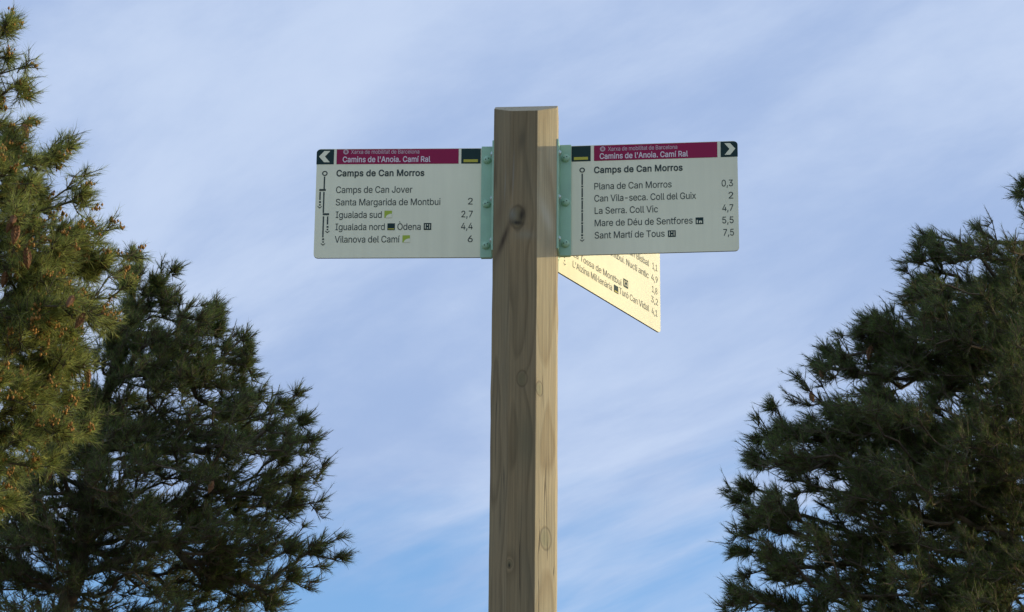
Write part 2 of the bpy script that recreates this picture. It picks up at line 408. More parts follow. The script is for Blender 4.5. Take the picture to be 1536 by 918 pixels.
GLYPHS = "'206|78,318 70,509 136,509 128,318;,188|38,-119 68,71 137,71 84,-119;-453|337,244 337,188 114,188 114,244;.188|95,-4 83,-3 73,1 63,9 55,18 51,29 50,41 51,53 55,64 63,73 73,81 83,85 95,87 107,85 118,81 128,73 135,64 140,53 141,41 140,29 135,18 128,9 118,1 107,-3;0453|227,-7 191,-3 158,7 130,24 105,48 85,77 69,113 57,155 50,202 48,254 50,306 57,353 69,395 85,431 106,461 130,484 159,502 191,512 227,516 262,512 295,502 323,484 348,461 368,431 384,395 396,353 403,306 405,254 403,202 396,155 384,113 368,77 348,48 323,24 295,7 263,-3|227,50 250,52 271,60 290,74 306,92 320,116 330,144 338,176 342,213 344,254 342,295 338,332 330,365 320,393 306,416 290,435 271,449 250,457 227,460 203,457 182,449 163,435 147,416 134,393 123,365 115,332 111,295 109,254 111,213 115,176 123,144 134,116 147,92 163,74 182,60 203,52;1453|76,0 76,55 391,55 391,0|276,509 276,0 212,0 212,448 86,358 86,427 198,509;2453|64,0 64,47 234,229 252,248 268,266 282,282 294,298 303,312 311,327 316,341 319,356 320,371 319,389 315,405 308,419 298,431 287,441 273,449 258,455 241,458 224,460 205,458 188,454 172,447 159,438 148,427 139,413 132,398 128,381 127,362 66,362 68,391 75,418 86,442 102,464 121,482 143,496 168,507 196,513 225,516 254,513 281,507 306,497 328,482 346,465 361,445 372,423 379,398 381,372 380,354 377,336 371,318 363,299 351,280 336,259 317,235 294,209 267,180 153,60 389,57 389,0;3453|218,-7 188,-5 159,1 133,10 108,22 88,38 70,57 57,79 48,104 44,132 109,132 112,115 118,100 126,87 137,76 150,66 165,59 182,54 200,51 219,50 239,51 258,55 275,61 291,69 304,80 315,93 323,108 328,125 329,145 328,163 323,180 316,196 306,211 292,223 275,234 254,241 229,246 201,248 157,248 157,299 288,448 288,452 70,452 70,509 372,509 372,461 211,278 211,289 247,290 279,286 308,276 333,262 354,244 371,222 383,198 391,173 393,145 390,116 383,90 370,66 354,45 333,27 309,12 281,2 251,-5;4453|40,105 40,158 247,509 311,509 109,166 413,163 413,105|282,0 282,121 282,146 282,318 343,318 343,0;5453|221,-7 192,-5 165,1 140,11 118,25 99,41 83,60 71,82 63,105 60,130 122,130 125,115 130,102 138,89 148,78 160,68 173,60 188,54 204,51 221,50 241,51 259,56 276,64 291,75 304,89 314,104 322,122 326,141 328,162 326,183 321,203 314,221 303,237 290,251 275,262 257,270 238,275 218,277 201,276 184,273 167,268 152,262 139,255 128,246 67,253 96,509 366,509 366,452 151,452 134,301 148,311 162,318 178,325 194,330 212,333 229,334 252,332 274,328 294,321 313,311 330,299 345,285 358,269 370,251 379,231 386,210 390,187 391,163 388,132 381,102 369,76 352,52 332,32 309,15 282,3 253,-4;6453|226,-7 196,-4 168,3 142,15 119,31 100,51 84,74 73,101 66,130 64,162 65,187 71,212 80,239 93,268 112,302 137,340 252,509 322,509 151,261 145,261 151,270 157,279 165,288 174,295 184,302 196,307 208,311 221,313 235,314 265,312 291,305 316,295 337,280 355,262 370,240 380,215 387,187 389,157 387,127 379,98 368,73 352,50 333,30 310,14 284,3 257,-4|226,48 245,50 263,55 279,63 293,73 304,86 314,101 322,119 326,137 327,157 326,178 322,196 314,213 304,228 293,241 279,251 263,259 245,264 226,265 207,264 190,259 174,252 160,241 148,229 138,214 131,197 126,179 125,158 126,138 131,119 138,102 148,86 160,73 174,63 190,55 207,50;7453|97,0 323,448 323,452 62,452 62,509 391,509 391,449 165,0;8453|226,-7 193,-5 163,1 136,11 111,25 91,42 74,62 62,84 54,109 52,135 53,156 58,176 65,195 75,212 87,228 101,241 117,252 134,260 153,265 129,276 109,289 93,308 80,330 73,354 70,380 73,405 79,429 90,450 106,469 124,485 146,498 170,508 197,514 226,516 255,514 282,508 306,498 328,485 346,469 361,450 373,429 379,405 382,380 379,354 372,330 359,308 343,289 323,276 300,267 319,260 335,252 351,241 365,228 377,212 387,195 395,176 399,156 401,135 398,109 391,84 378,62 362,42 341,25 317,11 289,1 259,-5|226,49 248,50 267,54 285,60 300,69 313,79 323,91 331,106 335,121 337,139 335,157 330,173 322,189 312,202 298,213 283,223 265,230 247,234 226,235 206,234 187,230 169,223 154,213 140,202 130,189 122,173 117,157 115,139 117,121 121,106 129,91 139,79 152,69 167,60 185,54 205,50|226,290 244,291 260,294 274,300 287,308 298,318 307,330 314,344 318,359 319,376 318,392 314,407 308,420 299,432 288,442 275,449 260,455 244,459 226,460 208,459 192,455 177,449 164,442 153,432 145,420 138,407 134,392 133,376 134,359 138,344 145,330 154,318 165,308 178,300 193,294 209,291;9453|226,516 256,513 285,506 310,494 333,478 352,458 368,434 380,408 387,378 389,347 387,322 382,296 373,270 359,240 340,207 315,168 200,0 130,0 301,248 307,248 302,238 295,229 287,221 278,214 268,207 257,202 245,198 232,195 218,195 188,197 161,203 137,214 116,229 98,247 83,269 72,294 66,321 64,352 66,382 73,411 85,436 101,459 120,479 143,494 168,506 196,513|226,460 207,459 190,454 174,446 160,435 148,423 138,407 131,390 127,372 125,352 127,331 131,313 138,295 148,280 160,268 174,257 190,250 207,245 226,243 245,245 263,249 279,257 293,267 305,280 314,295 322,312 326,330 327,350 326,371 322,390 314,407 305,422 293,435 279,446 263,454 245,459;A480|16,0 201,509 276,509 463,0 395,0 287,302 280,323 272,346 264,372 255,402 244,438 232,478 245,478 233,437 222,402 213,371 204,345 197,322 191,302 85,0|110,142 110,199 370,199 370,142;B456|60,0 60,509 241,509 274,507 304,501 329,491 350,477 367,461 381,442 390,421 396,398 398,374 397,353 393,336 387,320 378,307 368,295 356,286 343,278 329,272 315,267 315,262 331,260 347,254 363,245 378,234 391,220 402,203 411,184 416,161 418,136 416,111 410,88 400,67 386,48 368,31 344,18 317,8 284,2 247,0|125,57 245,57 281,60 309,67 330,80 344,96 353,115 355,137 354,153 350,169 342,184 333,197 320,209 306,218 289,225 269,229 248,231 125,231|125,285 238,285 256,287 273,290 288,296 302,304 314,314 323,326 330,340 335,355 336,372 333,393 326,412 313,429 294,442 270,449 240,452 125,452;C510|267,-7 225,-3 186,7 150,25 119,49 92,79 70,115 53,157 44,203 40,254 44,305 53,352 70,393 92,429 119,459 150,484 186,501 225,512 267,516 293,514 317,511 340,504 362,496 383,485 402,471 419,456 435,438 448,418 459,397 467,373 473,348 408,348 404,365 397,380 389,395 380,407 369,418 357,428 344,437 330,444 315,449 300,453 284,455 267,456 237,453 209,445 184,432 161,414 141,391 125,364 113,332 106,295 103,254 106,213 113,177 125,145 141,117 161,94 184,76 210,63 237,56 267,53 284,54 300,56 315,60 330,65 344,72 357,81 369,90 380,102 389,114 397,128 404,144 408,160 473,160 467,135 459,112 448,91 435,71 420,53 402,38 383,24 363,13 341,5 317,-2 293,-6;D502|219,0 96,0 96,57 215,57 254,60 288,68 318,81 343,99 363,122 379,149 390,181 397,216 399,255 397,294 390,329 379,361 364,388 344,410 320,428 291,441 258,449 221,452 93,452 93,509 225,509 273,505 315,495 353,478 385,455 412,426 433,391 449,351 458,306 462,255 458,205 449,159 433,119 411,83 384,54 351,31 312,14 268,3|125,509 125,0 60,0 60,509;G520|269,-7 225,-3 185,7 149,25 118,49 91,79 69,116 53,157 43,203 40,254 43,305 53,352 69,393 91,429 117,459 149,484 184,501 223,512 265,516 291,514 316,510 340,504 363,494 384,483 403,469 421,453 436,436 449,416 460,395 468,373 474,349 408,349 402,365 395,379 387,393 378,406 368,417 356,427 344,436 330,443 315,448 300,453 283,455 265,456 236,453 209,445 183,432 160,414 141,392 125,364 113,332 106,295 103,254 106,213 113,177 125,145 141,117 161,95 184,76 210,63 238,56 269,53 296,55 322,61 345,71 365,85 382,102 396,123 407,147 413,173 415,202 434,199 283,199 283,256 478,256 478,200 475,160 466,124 451,91 431,62 406,38 377,19 344,5 308,-4;I300|31,0 31,57 118,57 118,452 31,452 31,509 269,509 269,452 183,452 183,57 269,57 269,0;J396|185,-7 143,-2 106,11 75,33 52,63 38,100 33,145 33,173 98,173 98,145 100,117 108,93 122,74 139,61 160,53 185,50 209,53 230,61 248,74 261,93 269,117 272,145 272,509 336,509 336,145 332,100 318,63 294,33 263,11 227,-2;L393|60,0 60,509 125,509 125,57 361,57 361,0;M628|60,0 60,509 152,509 277,187 287,159 299,123 311,84 322,49 307,49 318,83 330,121 342,158 352,187 476,509 568,509 568,0 504,0 504,291 504,327 505,369 506,413 507,457 513,457 508,441 503,425 498,409 482,363 467,322 456,291 342,0 286,0 170,291 159,321 145,361 129,408 112,457 119,457 120,416 121,372 122,328 122,291 122,0;N523|60,0 60,509 136,509 343,183 349,174 355,163 363,151 371,137 379,122 388,107 396,90 405,73 414,55 405,54 403,72 402,90 401,108 400,126 399,142 399,157 399,195 399,509 463,509 463,0 387,0 202,290 177,331 168,346 159,363 148,381 108,452 119,454 122,384 124,328 125,291 125,0;P445|60,0 60,509 235,509 272,506 305,499 332,487 356,471 375,452 390,430 400,404 407,377 409,348 407,318 400,291 390,265 375,243 356,223 332,207 305,195 272,188 235,186 109,186 109,242 233,242 257,244 279,248 297,256 312,266 324,279 333,294 339,310 343,328 344,348 343,367 339,385 333,402 324,416 312,428 297,439 279,446 257,451 232,452 125,452 125,0;R449|60,0 60,509 236,509 273,506 305,500 333,489 356,473 376,455 390,433 401,408 407,381 409,352 407,323 401,296 390,271 376,250 356,232 333,217 305,206 273,200 236,198 96,198 96,255 234,255 258,256 280,260 298,267 313,276 325,287 334,300 340,316 344,333 345,352 344,371 340,389 334,405 325,419 313,430 298,440 279,446 258,451 233,452 125,452 125,0|353,0 230,229 303,229 428,0;S447|224,-9 188,-7 156,-1 128,9 102,23 81,40 64,60 51,83 42,109 38,137 104,137 108,118 114,102 123,88 136,76 150,66 166,59 185,53 204,50 224,49 246,50 267,54 286,60 303,69 317,79 329,92 338,106 344,122 346,139 344,154 340,168 332,179 322,189 310,197 296,205 280,211 263,217 245,222 184,239 145,253 112,269 86,289 67,313 56,341 52,372 54,400 62,425 75,448 92,468 113,484 138,498 165,508 195,514 227,516 259,514 289,508 316,498 340,484 360,468 377,449 390,427 398,403 401,378 337,378 332,402 320,421 302,437 280,449 254,456 225,459 204,457 185,454 167,448 152,440 139,430 129,418 121,405 117,391 115,376 117,359 122,345 131,334 142,324 155,315 169,308 184,302 198,297 212,293 264,279 279,275 295,270 312,264 328,256 344,248 359,238 372,226 384,213 395,198 402,180 407,161 408,139 406,112 399,87 386,64 370,43 349,25 323,11 294,0 261,-7;T449|32,452 32,509 417,509 417,452 257,452 257,0 193,0 193,452;V480|204,0 16,509 84,509 192,206 199,187 207,164 215,137 225,106 236,71 248,31 235,31 247,71 257,107 267,138 276,165 283,187 290,206 395,509 463,509 278,0;X474|18,0 217,284 217,236 29,509 104,509 178,400 188,386 196,373 204,361 211,350 217,340 223,329 230,318 236,305 243,292 232,292 252,329 258,339 265,350 272,361 298,400 374,509 446,509 259,239 259,287 456,0 382,0 292,129 268,165 262,175 256,185 250,195 244,206 237,218 230,231 244,231 238,219 231,207 225,196 219,186 213,176 206,166 182,129 91,0;a389|160,-9 137,-7 115,-3 94,5 76,15 60,29 48,45 38,63 32,84 30,108 32,128 36,146 43,161 53,174 64,184 78,193 92,200 108,206 125,211 143,214 161,217 178,220 234,227 247,229 257,231 265,235 271,240 274,246 276,255 275,272 272,285 267,297 260,307 251,315 240,322 227,327 212,330 196,331 178,330 163,327 149,322 137,316 127,309 118,301 110,292 104,283 100,274 41,291 51,313 64,331 79,346 95,358 114,368 133,375 153,380 173,383 194,384 208,384 223,382 239,379 255,375 271,369 286,360 300,350 312,336 322,320 330,301 335,278 337,251 337,0 277,0 277,52 272,52 267,43 260,34 252,25 242,16 229,8 215,1 199,-4 181,-7|170,45 192,47 211,51 228,59 242,68 254,80 263,93 270,108 274,122 276,138 276,190 272,187 267,184 259,182 251,180 241,178 231,176 200,171 175,168 161,166 147,163 134,159 122,153 112,147 103,139 97,130 93,118 92,105 93,93 96,82 102,72 109,64 119,57 130,52 142,48 156,46;b424|229,-8 208,-7 189,-3 172,4 159,12 147,21 138,31 130,41 123,50 118,59 112,59 112,0 53,0 53,509 114,509 114,319 118,319 123,327 130,336 137,346 147,355 158,364 171,373 188,379 207,383 229,384 259,382 287,374 313,361 335,342 354,320 370,293 381,261 388,227 390,189 388,151 381,116 370,84 355,57 336,34 313,16 288,3 260,-6|220,47 242,49 262,55 279,66 294,80 306,97 316,117 323,139 327,163 328,189 327,215 323,239 316,261 307,281 295,298 280,311 262,322 243,328 220,330 198,328 178,322 161,312 147,299 134,282 125,263 118,241 114,216 113,189 114,162 118,138 125,115 135,95 147,78 162,65 179,55 198,49;c396|207,-8 174,-5 144,3 117,16 93,35 72,58 56,85 44,116 37,150 34,187 37,225 44,260 56,291 72,318 93,341 117,360 144,374 174,382 207,384 226,384 243,381 260,377 276,371 291,364 305,356 318,346 330,335 340,322 349,308 356,293 362,277 303,262 300,272 295,281 290,289 284,297 278,304 270,311 261,316 252,321 242,325 231,328 220,329 207,330 184,328 163,321 145,310 130,296 118,278 108,258 102,236 98,212 96,187 98,163 102,139 108,117 118,97 130,80 145,66 163,55 184,49 207,46 220,47 232,49 243,52 253,55 262,60 271,66 279,73 285,80 292,89 297,98 301,107 304,117 363,102 357,86 350,70 341,56 331,43 319,32 306,21 292,12 277,5 261,-1 244,-5 226,-7;d424|195,-8 165,-6 137,3 111,16 89,34 70,57 55,84 43,116 36,151 34,189 36,227 43,261 55,293 70,320 89,342 112,361 137,374 165,382 196,384 218,383 237,379 253,373 267,364 278,355 287,346 295,336 301,327 306,319 311,319 311,509 372,509 372,0 313,0 313,59 307,59 301,50 295,41 287,31 277,21 266,12 252,4 236,-3 217,-7|205,47 226,49 246,55 263,65 278,78 290,95 299,115 306,138 310,162 312,189 310,216 306,241 300,263 290,282 278,299 263,312 246,322 227,328 205,330 182,328 162,322 145,311 130,298 118,281 108,261 102,239 98,215 96,189 98,163 102,139 109,117 118,97 130,80 145,66 162,55 182,49;e404|212,-8 177,-5 145,3 117,16 92,35 72,58 56,85 44,116 37,150 34,187 36,224 44,258 55,290 71,317 91,340 115,359 142,373 172,382 205,384 226,383 246,380 266,374 285,366 303,355 319,341 334,324 347,305 357,282 365,256 370,227 371,194 371,169 75,169 75,221 338,221 310,202 308,226 304,248 298,269 288,286 277,301 263,314 246,323 227,328 205,330 183,328 164,323 146,313 131,301 119,286 109,270 102,251 97,231 96,211 96,178 98,151 102,127 110,106 121,88 135,73 151,61 169,53 190,48 212,46 227,47 241,49 254,53 265,58 276,65 285,73 294,82 300,93 306,105 365,91 358,72 348,55 335,39 320,26 302,14 283,4 261,-3 237,-7;f254|228,379 228,327 6,327 6,379|81,0 81,432 82,452 87,470 96,486 107,499 120,510 135,519 152,525 169,529 187,530 201,530 212,529 222,527 231,525 238,523 243,521 227,468 215,472 209,473 202,474 195,474 178,472 164,468 154,460 147,449 143,435 142,419 142,0;g425|207,-151 180,-149 156,-146 134,-140 114,-132 97,-122 82,-110 70,-97 59,-84 51,-69 101,-41 107,-49 114,-57 122,-66 131,-74 142,-82 154,-88 169,-93 187,-96 207,-97 236,-95 261,-87 282,-75 298,-58 308,-34 311,-6 311,68 306,68 301,60 294,51 287,41 277,32 266,23 252,16 236,10 217,6 195,5 165,7 138,14 113,27 90,43 71,65 55,90 43,120 36,154 34,191 36,229 43,263 55,293 71,320 90,342 112,361 138,374 166,382 196,384 218,383 237,379 253,373 267,365 279,356 288,346 296,336 302,327 308,319 313,319 313,379 372,379 372,-9 370,-40 363,-67 350,-90 334,-109 314,-124 291,-136 265,-144 237,-149|205,59 227,61 246,66 264,75 278,87 290,103 300,121 307,142 311,166 312,193 311,219 307,242 300,264 291,283 279,299 264,312 247,322 227,328 205,330 182,328 163,322 145,312 130,298 118,282 109,262 102,241 98,218 96,193 98,167 102,144 109,123 118,104 131,88 145,76 163,66 183,61;i167|53,0 53,379 114,379 114,0|84,443 73,444 63,448 54,455 47,463 43,472 41,483 43,494 47,504 54,512 63,518 73,522 84,524 95,522 105,518 114,512 121,504 125,494 126,483 125,472 121,463 114,455 105,448 95,444;l189|139,-2 112,0 91,8 74,20 62,37 55,59 53,84 53,509 114,509 114,99 114,83 117,71 120,62 126,57 135,53 146,52 160,53 170,54 181,3 162,-1 154,-2 147,-2;m610|53,0 53,379 112,379 112,295 108,295 114,314 122,331 132,346 144,358 158,368 172,376 187,382 203,385 219,386 245,383 268,375 287,361 303,342 314,320 321,295 312,295 318,312 326,329 337,343 350,356 364,366 381,375 398,381 417,385 437,386 458,385 478,380 497,372 514,361 529,346 541,328 550,307 555,283 557,255 557,0 496,0 496,254 493,279 485,298 473,313 456,323 438,329 419,330 402,329 387,326 374,320 363,312 353,302 345,290 340,277 336,263 335,247 335,0 274,0 274,260 272,280 265,297 253,311 238,322 220,328 199,330 185,329 171,326 158,320 145,312 135,302 126,289 119,274 115,257 114,238 114,0;n410|114,227 114,0 53,0 53,379 112,379 112,287 102,287 116,319 132,344 152,362 175,374 200,382 227,384 252,383 275,377 295,369 313,356 328,340 341,321 350,298 355,271 357,240 357,0 296,0 296,235 293,263 286,286 273,304 256,318 235,326 210,329 192,328 176,324 161,317 147,308 136,297 126,283 119,266 115,248;o415|207,-8 174,-5 144,3 117,16 93,35 72,58 56,85 44,116 37,150 34,187 37,225 44,260 56,291 72,318 93,341 117,360 144,374 174,382 207,384 241,382 271,374 299,360 323,341 343,318 359,291 371,260 379,225 381,187 379,150 371,116 359,85 343,58 323,35 299,16 271,3 241,-5|207,46 231,49 252,55 270,66 285,80 298,97 307,117 314,139 318,163 319,187 318,212 314,236 307,258 298,278 285,296 270,310 252,321 231,328 207,330 184,328 163,321 145,310 130,296 118,278 108,258 102,236 98,212 96,187 98,163 102,139 108,117 118,97 130,80 145,66 163,55 184,49;p424|53,-143 53,379 112,379 112,319 118,319 123,327 130,336 137,346 147,355 158,364 171,373 188,379 207,383 229,384 259,382 287,374 313,361 335,342 354,320 370,293 381,261 388,227 390,189 388,151 381,116 370,84 355,57 336,34 313,16 288,3 260,-6 229,-8 208,-7 189,-3 173,4 159,12 147,21 138,31 130,41 124,50 118,59 114,59 114,-143|220,47 242,49 262,55 279,66 294,80 306,97 316,117 323,139 327,163 328,189 327,215 323,239 316,261 307,281 295,298 280,311 262,322 243,328 220,330 198,328 178,322 161,312 147,299 134,282 125,263 118,241 114,216 113,189 114,162 118,138 125,115 135,95 147,78 162,65 179,55 198,49;r259|53,0 53,379 112,379 112,321 124,339 137,354 152,367 171,377 191,383 213,385 229,384 243,384 243,322 230,324 223,325 215,326 207,326 190,324 174,321 159,315 146,306 135,296 126,284 119,269 115,254 114,237 114,0;s365|182,-8 157,-7 133,-3 112,3 93,12 76,24 62,38 50,54 41,73 36,94 94,107 101,87 111,72 124,60 141,52 160,47 181,45 206,47 227,53 244,62 258,74 265,88 268,103 266,115 262,126 254,136 243,144 229,150 212,155 149,170 118,180 92,192 72,208 58,227 50,249 47,274 49,295 55,314 65,332 79,347 95,360 115,370 137,378 161,383 187,384 212,383 234,379 254,372 271,363 286,352 299,339 309,324 318,308 324,290 268,277 262,291 254,304 243,316 228,325 210,331 187,333 166,331 147,326 131,317 119,305 111,292 109,277 110,264 115,253 124,243 136,235 152,229 172,223 229,209 261,200 287,187 306,171 320,153 328,131 331,107 329,85 323,65 312,47 298,31 281,18 260,6 236,-2 210,-7;t227|204,379 204,327 6,327 6,379|65,471 126,471 126,98 127,83 130,70 136,61 144,55 156,51 170,50 185,51 202,54 213,2 207,0 200,-2 192,-3 184,-3 176,-4 168,-4 138,-1 113,7 92,21 77,41 68,64 65,93;u410|182,-5 158,-3 135,2 115,11 97,23 82,39 69,59 60,82 54,109 53,139 53,379 114,379 114,144 116,117 124,94 137,75 154,61 175,53 200,50 218,51 234,55 249,62 263,71 274,83 283,97 290,113 295,132 296,153 296,379 357,379 357,0 298,0 298,92 307,92 294,60 277,35 257,17 234,5 209,-3;v389|163,0 17,379 84,379 165,155 173,132 180,110 187,87 193,64 199,42 206,21 184,21 191,42 197,64 203,87 209,110 216,132 224,155 305,379 371,379 226,0;x379|21,0 171,218 171,171 29,379 100,379 147,306 159,287 170,270 179,253 188,237 198,221 207,206 175,206 185,221 194,237 202,253 211,270 222,287 233,306 282,379 352,379 209,169 209,214 358,0 287,0 231,85 219,103 209,120 200,136 191,152 182,167 173,182 205,182 195,167 187,152 178,136 170,120 160,103 148,85 91,0;z380|42,0 42,46 254,320 48,323 48,379 333,379 333,331 126,60 126,56 339,56 339,0;·196|98,196 86,198 75,202 66,210 58,219 54,230 52,242 54,254 58,265 66,274 75,282 86,286 98,287 110,286 121,282 130,274 138,265 142,254 144,242 142,230 138,219 130,210 121,202 110,198;Ò533|267,-7 225,-3 186,7 150,25 119,49 92,79 70,115 53,157 44,203 40,254 44,305 53,352 70,393 92,429 119,459 150,484 186,501 225,512 267,516 309,512 348,501 384,484 415,459 442,429 464,393 480,352 490,305 493,254 490,203 480,157 464,115 442,79 415,49 384,25 348,7 309,-3|267,53 296,55 324,63 349,76 372,94 392,116 408,144 420,176 428,213 430,254 428,295 420,332 408,365 392,392 372,415 349,433 324,446 296,453 267,456 237,453 210,445 184,433 161,415 142,392 125,364 113,332 106,295 103,254 106,213 113,176 125,144 142,117 161,94 184,76 210,63 237,55|243,558 177,659 245,659 293,558;à389|160,-9 137,-7 115,-3 94,5 76,15 60,29 48,45 38,63 32,84 30,108 32,128 36,146 43,161 53,174 64,184 78,193 92,200 108,206 125,211 143,214 161,217 178,220 234,227 247,229 257,231 265,235 271,240 274,246 276,255 275,272 272,285 267,297 260,307 251,315 240,322 227,327 212,330 196,331 178,330 163,327 149,322 137,316 127,309 118,301 110,292 104,283 100,274 41,291 51,313 64,331 79,346 95,358 114,368 133,375 153,380 173,383 194,384 208,384 223,382 239,379 255,375 271,369 286,360 300,350 312,336 322,320 330,301 335,278 337,251 337,0 277,0 277,52 272,52 267,43 260,34 252,25 242,16 229,8 215,1 199,-4 181,-7|170,45 192,47 211,51 228,59 242,68 254,80 263,93 270,108 274,122 276,138 276,190 272,187 267,184 259,182 251,180 241,178 231,176 200,171 175,168 161,166 147,163 134,159 122,153 112,147 103,139 97,130 93,118 92,105 93,93 96,82 102,72 109,64 119,57 130,52 142,48 156,46|165,429 99,529 168,529 215,429;é404|212,-8 177,-5 145,3 117,16 92,35 72,58 56,85 44,116 37,150 34,187 36,224 44,258 55,290 71,317 91,340 115,359 142,373 172,382 205,384 226,383 246,380 266,374 285,366 303,355 319,341 334,324 347,305 357,282 365,256 370,227 371,194 371,169 75,169 75,221 338,221 310,202 308,226 304,248 298,269 288,286 277,301 263,314 246,323 227,328 205,330 183,328 164,323 146,313 131,301 119,286 109,270 102,251 97,231 96,211 96,178 98,151 102,127 110,106 121,88 135,73 151,61 169,53 190,48 212,46 227,47 241,49 254,53 265,58 276,65 285,73 294,82 300,93 306,105 365,91 358,72 348,55 335,39 320,26 302,14 283,4 261,-3 237,-7|177,429 225,529 293,529 227,429;í167|53,0 53,379 114,379 114,0|57,429 104,529 173,529 107,429;ó415|207,-8 174,-5 144,3 117,16 93,35 72,58 56,85 44,116 37,150 34,187 37,225 44,260 56,291 72,318 93,341 117,360 144,374 174,382 207,384 241,382 271,374 299,360 323,341 343,318 359,291 371,260 379,225 381,187 379,150 371,116 359,85 343,58 323,35 299,16 271,3 241,-5|207,46 231,49 252,55 270,66 285,80 298,97 307,117 314,139 318,163 319,187 318,212 314,236 307,258 298,278 285,296 270,310 252,321 231,328 207,330 184,328 163,321 145,310 130,296 118,278 108,258 102,236 98,212 96,187 98,163 102,139 108,117 118,97 130,80 145,66 163,55 184,49|181,429 228,529 297,529 231,429; 188"
PHI_DEG = 56.5

# ------------------------------------------------------------------ lettering: outlines of the letters used, in 1/1000 em
GLYPH = {}
for part in GLYPHS.split(';'):
    ch, rest = part[0], part[1:].split('|')
    loops = [[tuple(map(int, q.split(','))) for q in l.split(' ')] for l in rest[1:]]
    GLYPH[ch] = (int(rest[0]), loops)
CAP = max(y for l in GLYPH['M'][1] for x, y in l)

def area(l): return sum(l[i - 1][0] * l[i][1] - l[i][0] * l[i - 1][1] for i in range(len(l))) / 2
def winding(x, y, loops):
    w = 0
    for l in loops:
        for i in range(len(l)):
            (x1, y1), (x2, y2) = l[i - 1], l[i]
            if (y1 > y) != (y2 > y) and x < (x2 - x1) * (y - y1) / (y2 - y1) + x1: w += 1 if y2 > y1 else -1
    return w
def glyph_tris(ch, bold):
    """the filled letter as [(points, triangles)]; outlines may overlap (non-zero winding)"""
    def grow(l, d):
        o = []
        for i in range(len(l)):
            a, b, c = Vector(l[i - 1]), Vector(l[i]), Vector(l[(i + 1) % len(l)])
            e1, e2 = (b - a).normalized(), (c - b).normalized()
            nn = Vector((-e1.y, e1.x)) + Vector((-e2.y, e2.x))
            nn = Vector((-e1.y, e1.x)) if nn.length < .3 else nn.normalized() / max(.6, nn.length / 2)
            o.append(tuple(b + nn * d))
        return o
    loops = [grow(l, bold) if bold else l for l in GLYPH[ch][1]]
    vs_, es = [], []
    for l in loops:
        i = len(vs_); n = len(l)
        vs_ += [Vector((float(p[0]), float(p[1]))) for p in l]; es += [(i + k, i + (k + 1) % n) for k in range(n)]
    r = delaunay_2d_cdt(vs_, es, [], 0, 1e-4)
    tris = []
    for f in r[2]:
        c = sum((r[0][i] for i in f), Vector((0, 0))) / len(f)
        if winding(c.x, c.y, loops): tris.append(tuple(f))
    return [([tuple(p) for p in r[0]], tris)]
_gc = {}
def text(mb, s, u0, u1, v, cap, y, bold=0.0, v1=None):
    """set a line of lettering between u0 and u1 on the baseline v"""
    pen = 0; items = []; lo = 1e9; hi = -1e9
    for ch in s:
        adv, loops = GLYPH[ch]
        if loops:
            if (ch, bold) not in _gc: _gc[ch, bold] = glyph_tris(ch, bold)
            g = _gc[ch, bold]
            items.append((pen, g))
            for pts, _ in g:
                lo = min(lo, min(p[0] for p in pts) + pen); hi = max(hi, max(p[0] for p in pts) + pen)
        pen += adv - 14 + bold * 1.2
    sx = (u1 - u0) / (hi - lo); sz = cap / (CAP + 2 * bold)
    for pen, g in items:
        for k, (pts, tris) in enumerate(g):
            i = len(mb.v)
            for p in pts:
                f = (p[0] + pen - lo) / (hi - lo)
                mb.v.append((u0 + (p[0] + pen - lo) * sx, y - k * .00004, (v if v1 is None else v + (v1 - v) * f) + (p[1] + bold) * sz))
            for t in tris:
                a, b, c = (Vector((mb.v[i + q][0], mb.v[i + q][2])) for q in t)
                if (b - a).cross(c - a) < 0: t = (t[0], t[2], t[1])
                mb.f.append(tuple(i + q for q in t))

# ------------------------------------------------------------------ the direction boards
class Plane:
    def __init__(s, P0, ang):
        s.P, s.D, s.a = Vector((P0.x, P0.y, 0)), Vector((math.cos(ang), math.sin(ang), 0)), ang
        s.N = Vector((s.D.y, -s.D.x, 0))
    def uv(s, px, py):
        d = ray(px, py); q = CAM + d * ((s.P - CAM).dot(s.N) / d.dot(s.N))
        return ((q - s.P).dot(s.D), q.z)

def rounded(corners, radii, n=6):
    """counter-clockwise outline with rounded corners"""
    o = []
    for i, (c, r) in enumerate(zip(corners, radii)):
        c = Vector(c)
        if r <= 0: o.append(tuple(c)); continue
        a = (Vector(corners[i - 1]) - c).normalized(); b = (Vector(corners[(i + 1) % len(corners)]) - c).normalized()
        p0, p1 = c + a * r, c + b * r
        ce = c + (a + b) * r
        t0 = math.atan2(p0.y - ce.y, p0.x - ce.x); t1 = math.atan2(p1.y - ce.y, p1.x - ce.x)
        if t1 < t0: t1 += 2 * math.pi
        o += [(ce.x + r * math.cos(t0 + (t1 - t0) * k / n), ce.y + r * math.sin(t0 + (t1 - t0) * k / n)) for k in range(n + 1)]
    return o

